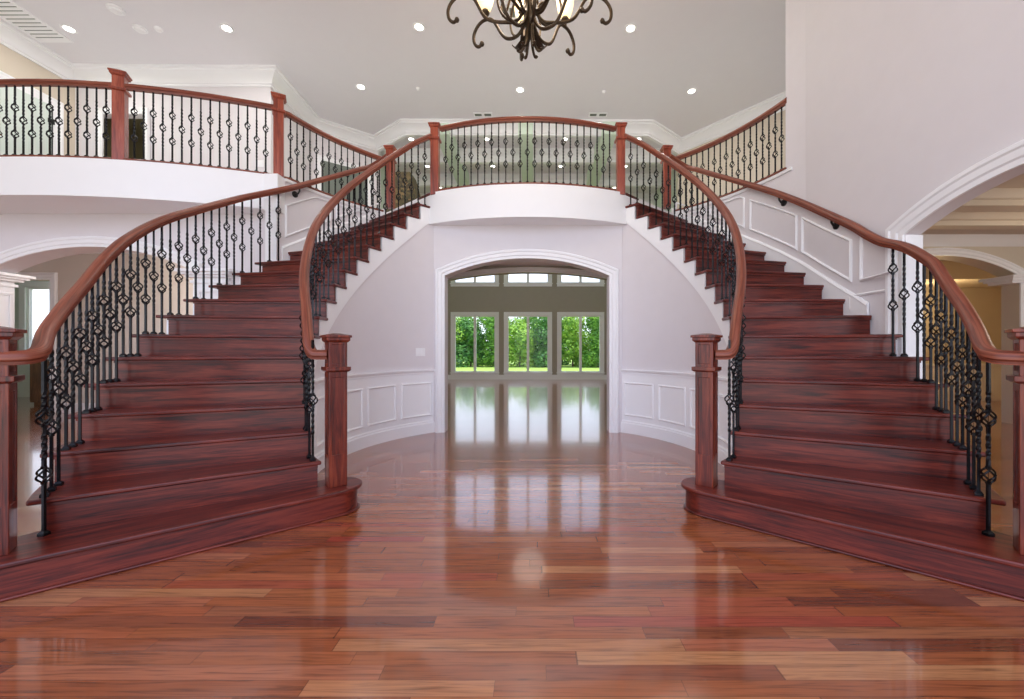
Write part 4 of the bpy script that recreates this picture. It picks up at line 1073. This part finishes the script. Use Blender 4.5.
def arm_set(a, R, hcup, low):
    # one S-shaped arm from the column out to its cup, its hooked tail, and the cup with its shade
    pts = [pol(a, 0.03, low + 0.34), pol(a, 0.035, low + 0.16), pol(a, 0.09, low + 0.06), pol(a, 0.17, low + 0.05), pol(a, R * 0.62, low + 0.10), pol(a, R * 0.82, hcup - 0.025), pol(a, R * 1.0, hcup), pol(a, R + 0.06, hcup - 0.025), pol(a, R + 0.10, hcup - 0.09), pol(a, R + 0.095, hcup - 0.16), pol(a, R + 0.06, hcup - 0.195), pol(a, R + 0.03, hcup - 0.18)]
    mb = MB(); mb.tube(catmull(pts, 6), 0.0125, 8)
    e = pts[-1]; mb.lathe((e[0], e[1], e[2]), [(0.001, -0.019), (0.014, -0.013), (0.019, 0), (0.014, 0.013), (0.001, 0.019)], 10)
    arm = part('arm', mb, M_BRONZE, root)
    mb = MB(); c = pol(a, R, hcup)
    mb.lathe(c, [(0.001, 0.0), (0.014, 0.005), (0.014, 0.03), (0.030, 0.045), (0.034, 0.055), (0.026, 0.068), (0.026, 0.085), (0.001, 0.085)], 14); part('cup', mb, M_BRONZE, arm)
    mb = MB(); mb.lathe(c, [(0.026, 0.072), (0.042, 0.086), (0.058, 0.13), (0.070, 0.19), (0.068, 0.25), (0.082, 0.30), (0.078, 0.30), (0.064, 0.25), (0.065, 0.19), (0.053, 0.13), (0.038, 0.091), (0.022, 0.077)], 18); part('glass_shade', mb, M_SHADE, arm)
    mb = MB(); mb.lathe(c, [(0.001, 0.085), (0.012, 0.09), (0.028, 0.14), (0.028, 0.17), (0.015, 0.20), (0.001, 0.205)], 12); part('bulb', mb, M_BULB, arm)
R_ = math.radians
for a in (100, 40, 160, -20, -80, -140): arm_set(R_(a), 0.37, 0.45 if a == 100 else (0.385 if a != 160 else 0.35), 0.10)
for a in (10, 171, -52, -126): arm_set(R_(a), 0.54, 0.50, 0.20)
def ribbon_scroll(a, pts, r=0.0095):
    pts = [pol(a, *p) for p in pts]
    mb = MB(); mb.tube(catmull(pts, 6), r, 7); part('scroll', mb, M_BRONZE, root)
for i in range(6):
    a = R_(70 + 60 * i)
    ribbon_scroll(a, [(0.03, 0.62), (0.09, 0.60), (0.18, 0.52), (0.24, 0.40), (0.22, 0.28), (0.15, 0.22), (0.08, 0.25), (0.06, 0.33), (0.09, 0.39), (0.13, 0.38)])
for i in range(4):
    a = R_(35 + 90 * i)
    ribbon_scroll(a, [(0.03, 0.85), (0.12, 0.80), (0.24, 0.66), (0.33, 0.55), (0.40, 0.56), (0.42, 0.63), (0.38, 0.68), (0.33, 0.66)])
for i in range(6):
    a = R_(55 + 60 * i)
    pts = [pol(a, 0.014, 0.36), pol(a, 0.02, 0.20), pol(a, 0.03, 0.09), pol(a, 0.05, 0.03), pol(a, 0.07, 0.01), pol(a, 0.085, 0.02)]
    mb = MB(); mb.tube(catmull(pts, 5), 0.010, 7)
    e = pts[-1]; mb.lathe(e, [(0.001, -0.016), (0.016, 0), (0.001, 0.016)], 8)
    part('tail', mb, M_BRONZE, root)
for a in (0.5, 2.6):
    # leaves at the foot of the column
    mb = MB(); rows = []
    for j in range(7):
        t = j / 6; w = 0.040 * sin(pi * min(t + 0.12, 1)); r = 0.03 + 0.13 * t; h = 0.15 - 0.07 * sin(pi * t * 0.9)
        ca, sa = cos(a), sin(a)
        rows.append([(CHX + r * ca - s * w * sa, CHZ + r * sa + s * w * ca, CHB + h - 0.012 * abs(s) + d) for s, d in ((-1, 0), (-0.5, 0.006), (0, 0.0), (0.5, 0.006), (1, 0), (0.5, -0.004), (0, -0.01), (-0.5, -0.004))])
    mb.loops(rows); part('leaf', mb, M_BRONZE, root)
l = bpy.data.lights.new('chandelier_lamp', 'POINT'); l.energy = 60; l.color = (1, 0.9, 0.76); l.shadow_soft_size = 0.3
o = bpy.data.objects.new('chandelier_lamp', l); COL.objects.link(o); o.location = (CHX * S, CHZ * S, (CHB + 0.75) * S)

# ------------------------------------------------------------------ outside
mb = MB(); mb.box(-60, 60, 13.0, 120, -0.95, -0.80); o = mb.build('lawn', M_LAWN, smooth=0); o['kind'] = 'stuff'; o['label'] = 'sunlit mown lawn outside the back windows'
random.seed(5)
def tree(x, z, H, R, mi, label, grp):
    root = thing('tree', label, 'tree', (x, z, -0.80), grp)
    mb = MB(); mb.tube([(x, z, -0.80), (x + 0.03, z, H * 0.3), (x, z + 0.05, H * 0.7)], 0.10, 8, 0.03); part('trunk', mb, M_BARK, root)
    mb = MB(); blobs = []
    for i in range(15):
        u = i / 14; hh = -0.5 + 0.5 + 0.02 * H + 0.86 * H * u - 0.4 * (1 - u); rr = R * (0.95 - 0.55 * u * u)
        a = random.uniform(0, 2 * pi); d = rr * random.uniform(0.1, 0.7)
        blobs.append((x + d * cos(a), z + d * sin(a), hh, R * random.uniform(0.42, 0.62)))
    for bx, bz, bh, br in blobs:
        for j in range(330):
            a = random.uniform(0, 2 * pi); cz = random.uniform(-0.85, 1); sr = sqrt(1 - cz * cz); k = br * random.uniform(0.78, 1.06)
            p = (bx + k * sr * cos(a), bz + k * sr * sin(a), max(-0.76, bh + k * cz * 0.85))
            # a small leaf spray facing roughly outwards
            n = (sr * cos(a) + random.uniform(-.6, .6), sr * sin(a) + random.uniform(-.6, .6), cz + random.uniform(-.3, .9))
            l = sqrt(sum(q * q for q in n)) or 1; n = tuple(q / l for q in n)
            u = (-n[1], n[0], 0); l = hypot(u[0], u[1]) or 1; u = (u[0] / l, u[1] / l, 0); v = (n[1] * u[2] - n[2] * u[1], n[2] * u[0] - n[0] * u[2], n[0] * u[1] - n[1] * u[0])
            s = random.uniform(0.07, 0.15)
            mb.add([tuple(p[q] + s * (cu * u[q] + cv * v[q]) for q in range(3)) for cu, cv in ((-1, 0), (0, -0.7), (1, 0), (0, 0.7))], [(0, 1, 2, 3)])
    me = part('crown', mb, M_LEAF[mi], root, smooth=0)
spots = []
for i in range(10):
    spots.append((-11.2 + 2.45 * i + random.uniform(-.3, .3), 38.5 + random.uniform(-.8, .8), random.choice((3.6, 4.3, 4.0, 4.7)), 2.0, (1, 0, 2, 1, 0, 2, 0, 1, 2, 1)[i]))
for i in range(7):
    spots.append((-11 + 3.6 * i + random.uniform(-.4, .4), 43.5 + random.uniform(-.8, .8), random.choice((5.2, 5.8, 5.0)), 2.6, (2, 1, 2, 1, 2, 1, 2)[i]))
kinds = ['yellow green bushy tree on the lawn edge', 'mid green bushy tree on the lawn edge', 'deep green bushy tree on the lawn edge']
for i, (x, z, H, R, mi) in enumerate(spots):
    wn = 'left' if x < -3.2 else ('middle' if x < 2.2 else 'right')
    lab = '%s, through the %s back window%s' % (kinds[mi], wn, ', back row' if z > 41 else '')
    tree(x, z, H, R, mi, lab, 'trees outside the %s back window' % wn)

# ------------------------------------------------------------------ light, sky, camera
sc = bpy.context.scene
w = bpy.data.worlds.new('sky'); sc.world = w; w.use_nodes = True; nt = w.node_tree; bg = nt.nodes['Background']
tc = N(nt, 'ShaderNodeTexCoord'); sp = N(nt, 'ShaderNodeSeparateXYZ'); nt.links.new(tc.outputs['Generated'], sp.inputs[0])
r = ramp(nt, [(0.48, rgb(196, 196, 190)), (0.52, rgb(232, 236, 250)), (0.75, rgb(206, 216, 252)), (1.0, rgb(180, 200, 248))])
mp = N(nt, 'ShaderNodeMath', operation='MULTIPLY_ADD'); mp.inputs[1].default_value = 0.5; mp.inputs[2].default_value = 0.5
nt.links.new(sp.outputs['Z'], mp.inputs[0]); nt.links.new(mp.outputs[0], r.inputs['Fac']); nt.links.new(r.outputs['Color'], bg.inputs['Color'])
sy = N(nt, 'ShaderNodeMapRange'); sy.inputs['From Min'].default_value = -1; sy.inputs['From Max'].default_value = 1
sy.inputs['To Min'].default_value = 3.0; sy.inputs['To Max'].default_value = 2.1
nt.links.new(sp.outputs['Y'], sy.inputs['Value']); nt.links.new(sy.outputs[0], bg.inputs['Strength'])
sun = bpy.data.lights.new('sun', 'SUN'); sun.energy = 7; sun.angle = math.radians(2); sun.color = (1, 0.96, 0.86)
so = bpy.data.objects.new('sun', sun); COL.objects.link(so); so.rotation_euler = (0, math.radians(36), 0)
# warm lamp in the hall beyond the right arches, unseen fill lights added elsewhere
def point(x, z, h, e, col, r=0.15):
    l = bpy.data.lights.new('unseen_light', 'POINT'); l.energy = e; l.color = col; l.shadow_soft_size = r
    o = bpy.data.objects.new('unseen_light', l); COL.objects.link(o); o.location = (x * S, z * S, h * S)
point(7.0, 6.9, 1.75, 30, (1, 0.72, 0.36))
point(5.5, 3.3, 2.0, 26, (1, 0.84, 0.66), 0.3)
point(-4.6, 5.3, 2.2, 42, (1, 0.95, 0.9), 0.3)  # fill light added to brighten the left hall wall
point(-8.6, 7.4, 2.2, 24, (0.9, 1, 0.92), 0.3)
point(-5.9, 6.5, 3.9, 3, (1, 0.9, 0.7), 0.1)  # weak fill light added to lift the dark room
point(0.0, 6.0, 2.3, 5, (1, 0.88, 0.78), 0.3)

cam = bpy.data.cameras.new('camera'); co = bpy.data.objects.new('camera', cam); COL.objects.link(co); sc.camera = co
cam.sensor_width = 36; cam.lens = 400 / 1024 * 36; cam.shift_x = -(535 - 512) / 1024; cam.shift_y = -(349.5 - 348.15) / 1024
co.location = (0.085 * S, 0, 1.0 * S); co.rotation_euler = (pi / 2, 0, 0)
cam.clip_start = 0.05; cam.clip_end = 300
sc.view_settings.view_transform = 'Standard'; sc.view_settings.look = 'None'; sc.view_settings.gamma = 1; sc.view_settings.use_curve_mapping = False
sc.view_settings.exposure = 0.0
sc.cycles.use_denoising = True; sc.cycles.max_bounces = 10; sc.cycles.diffuse_bounces = 6; sc.cycles.sample_clamp_indirect = 6
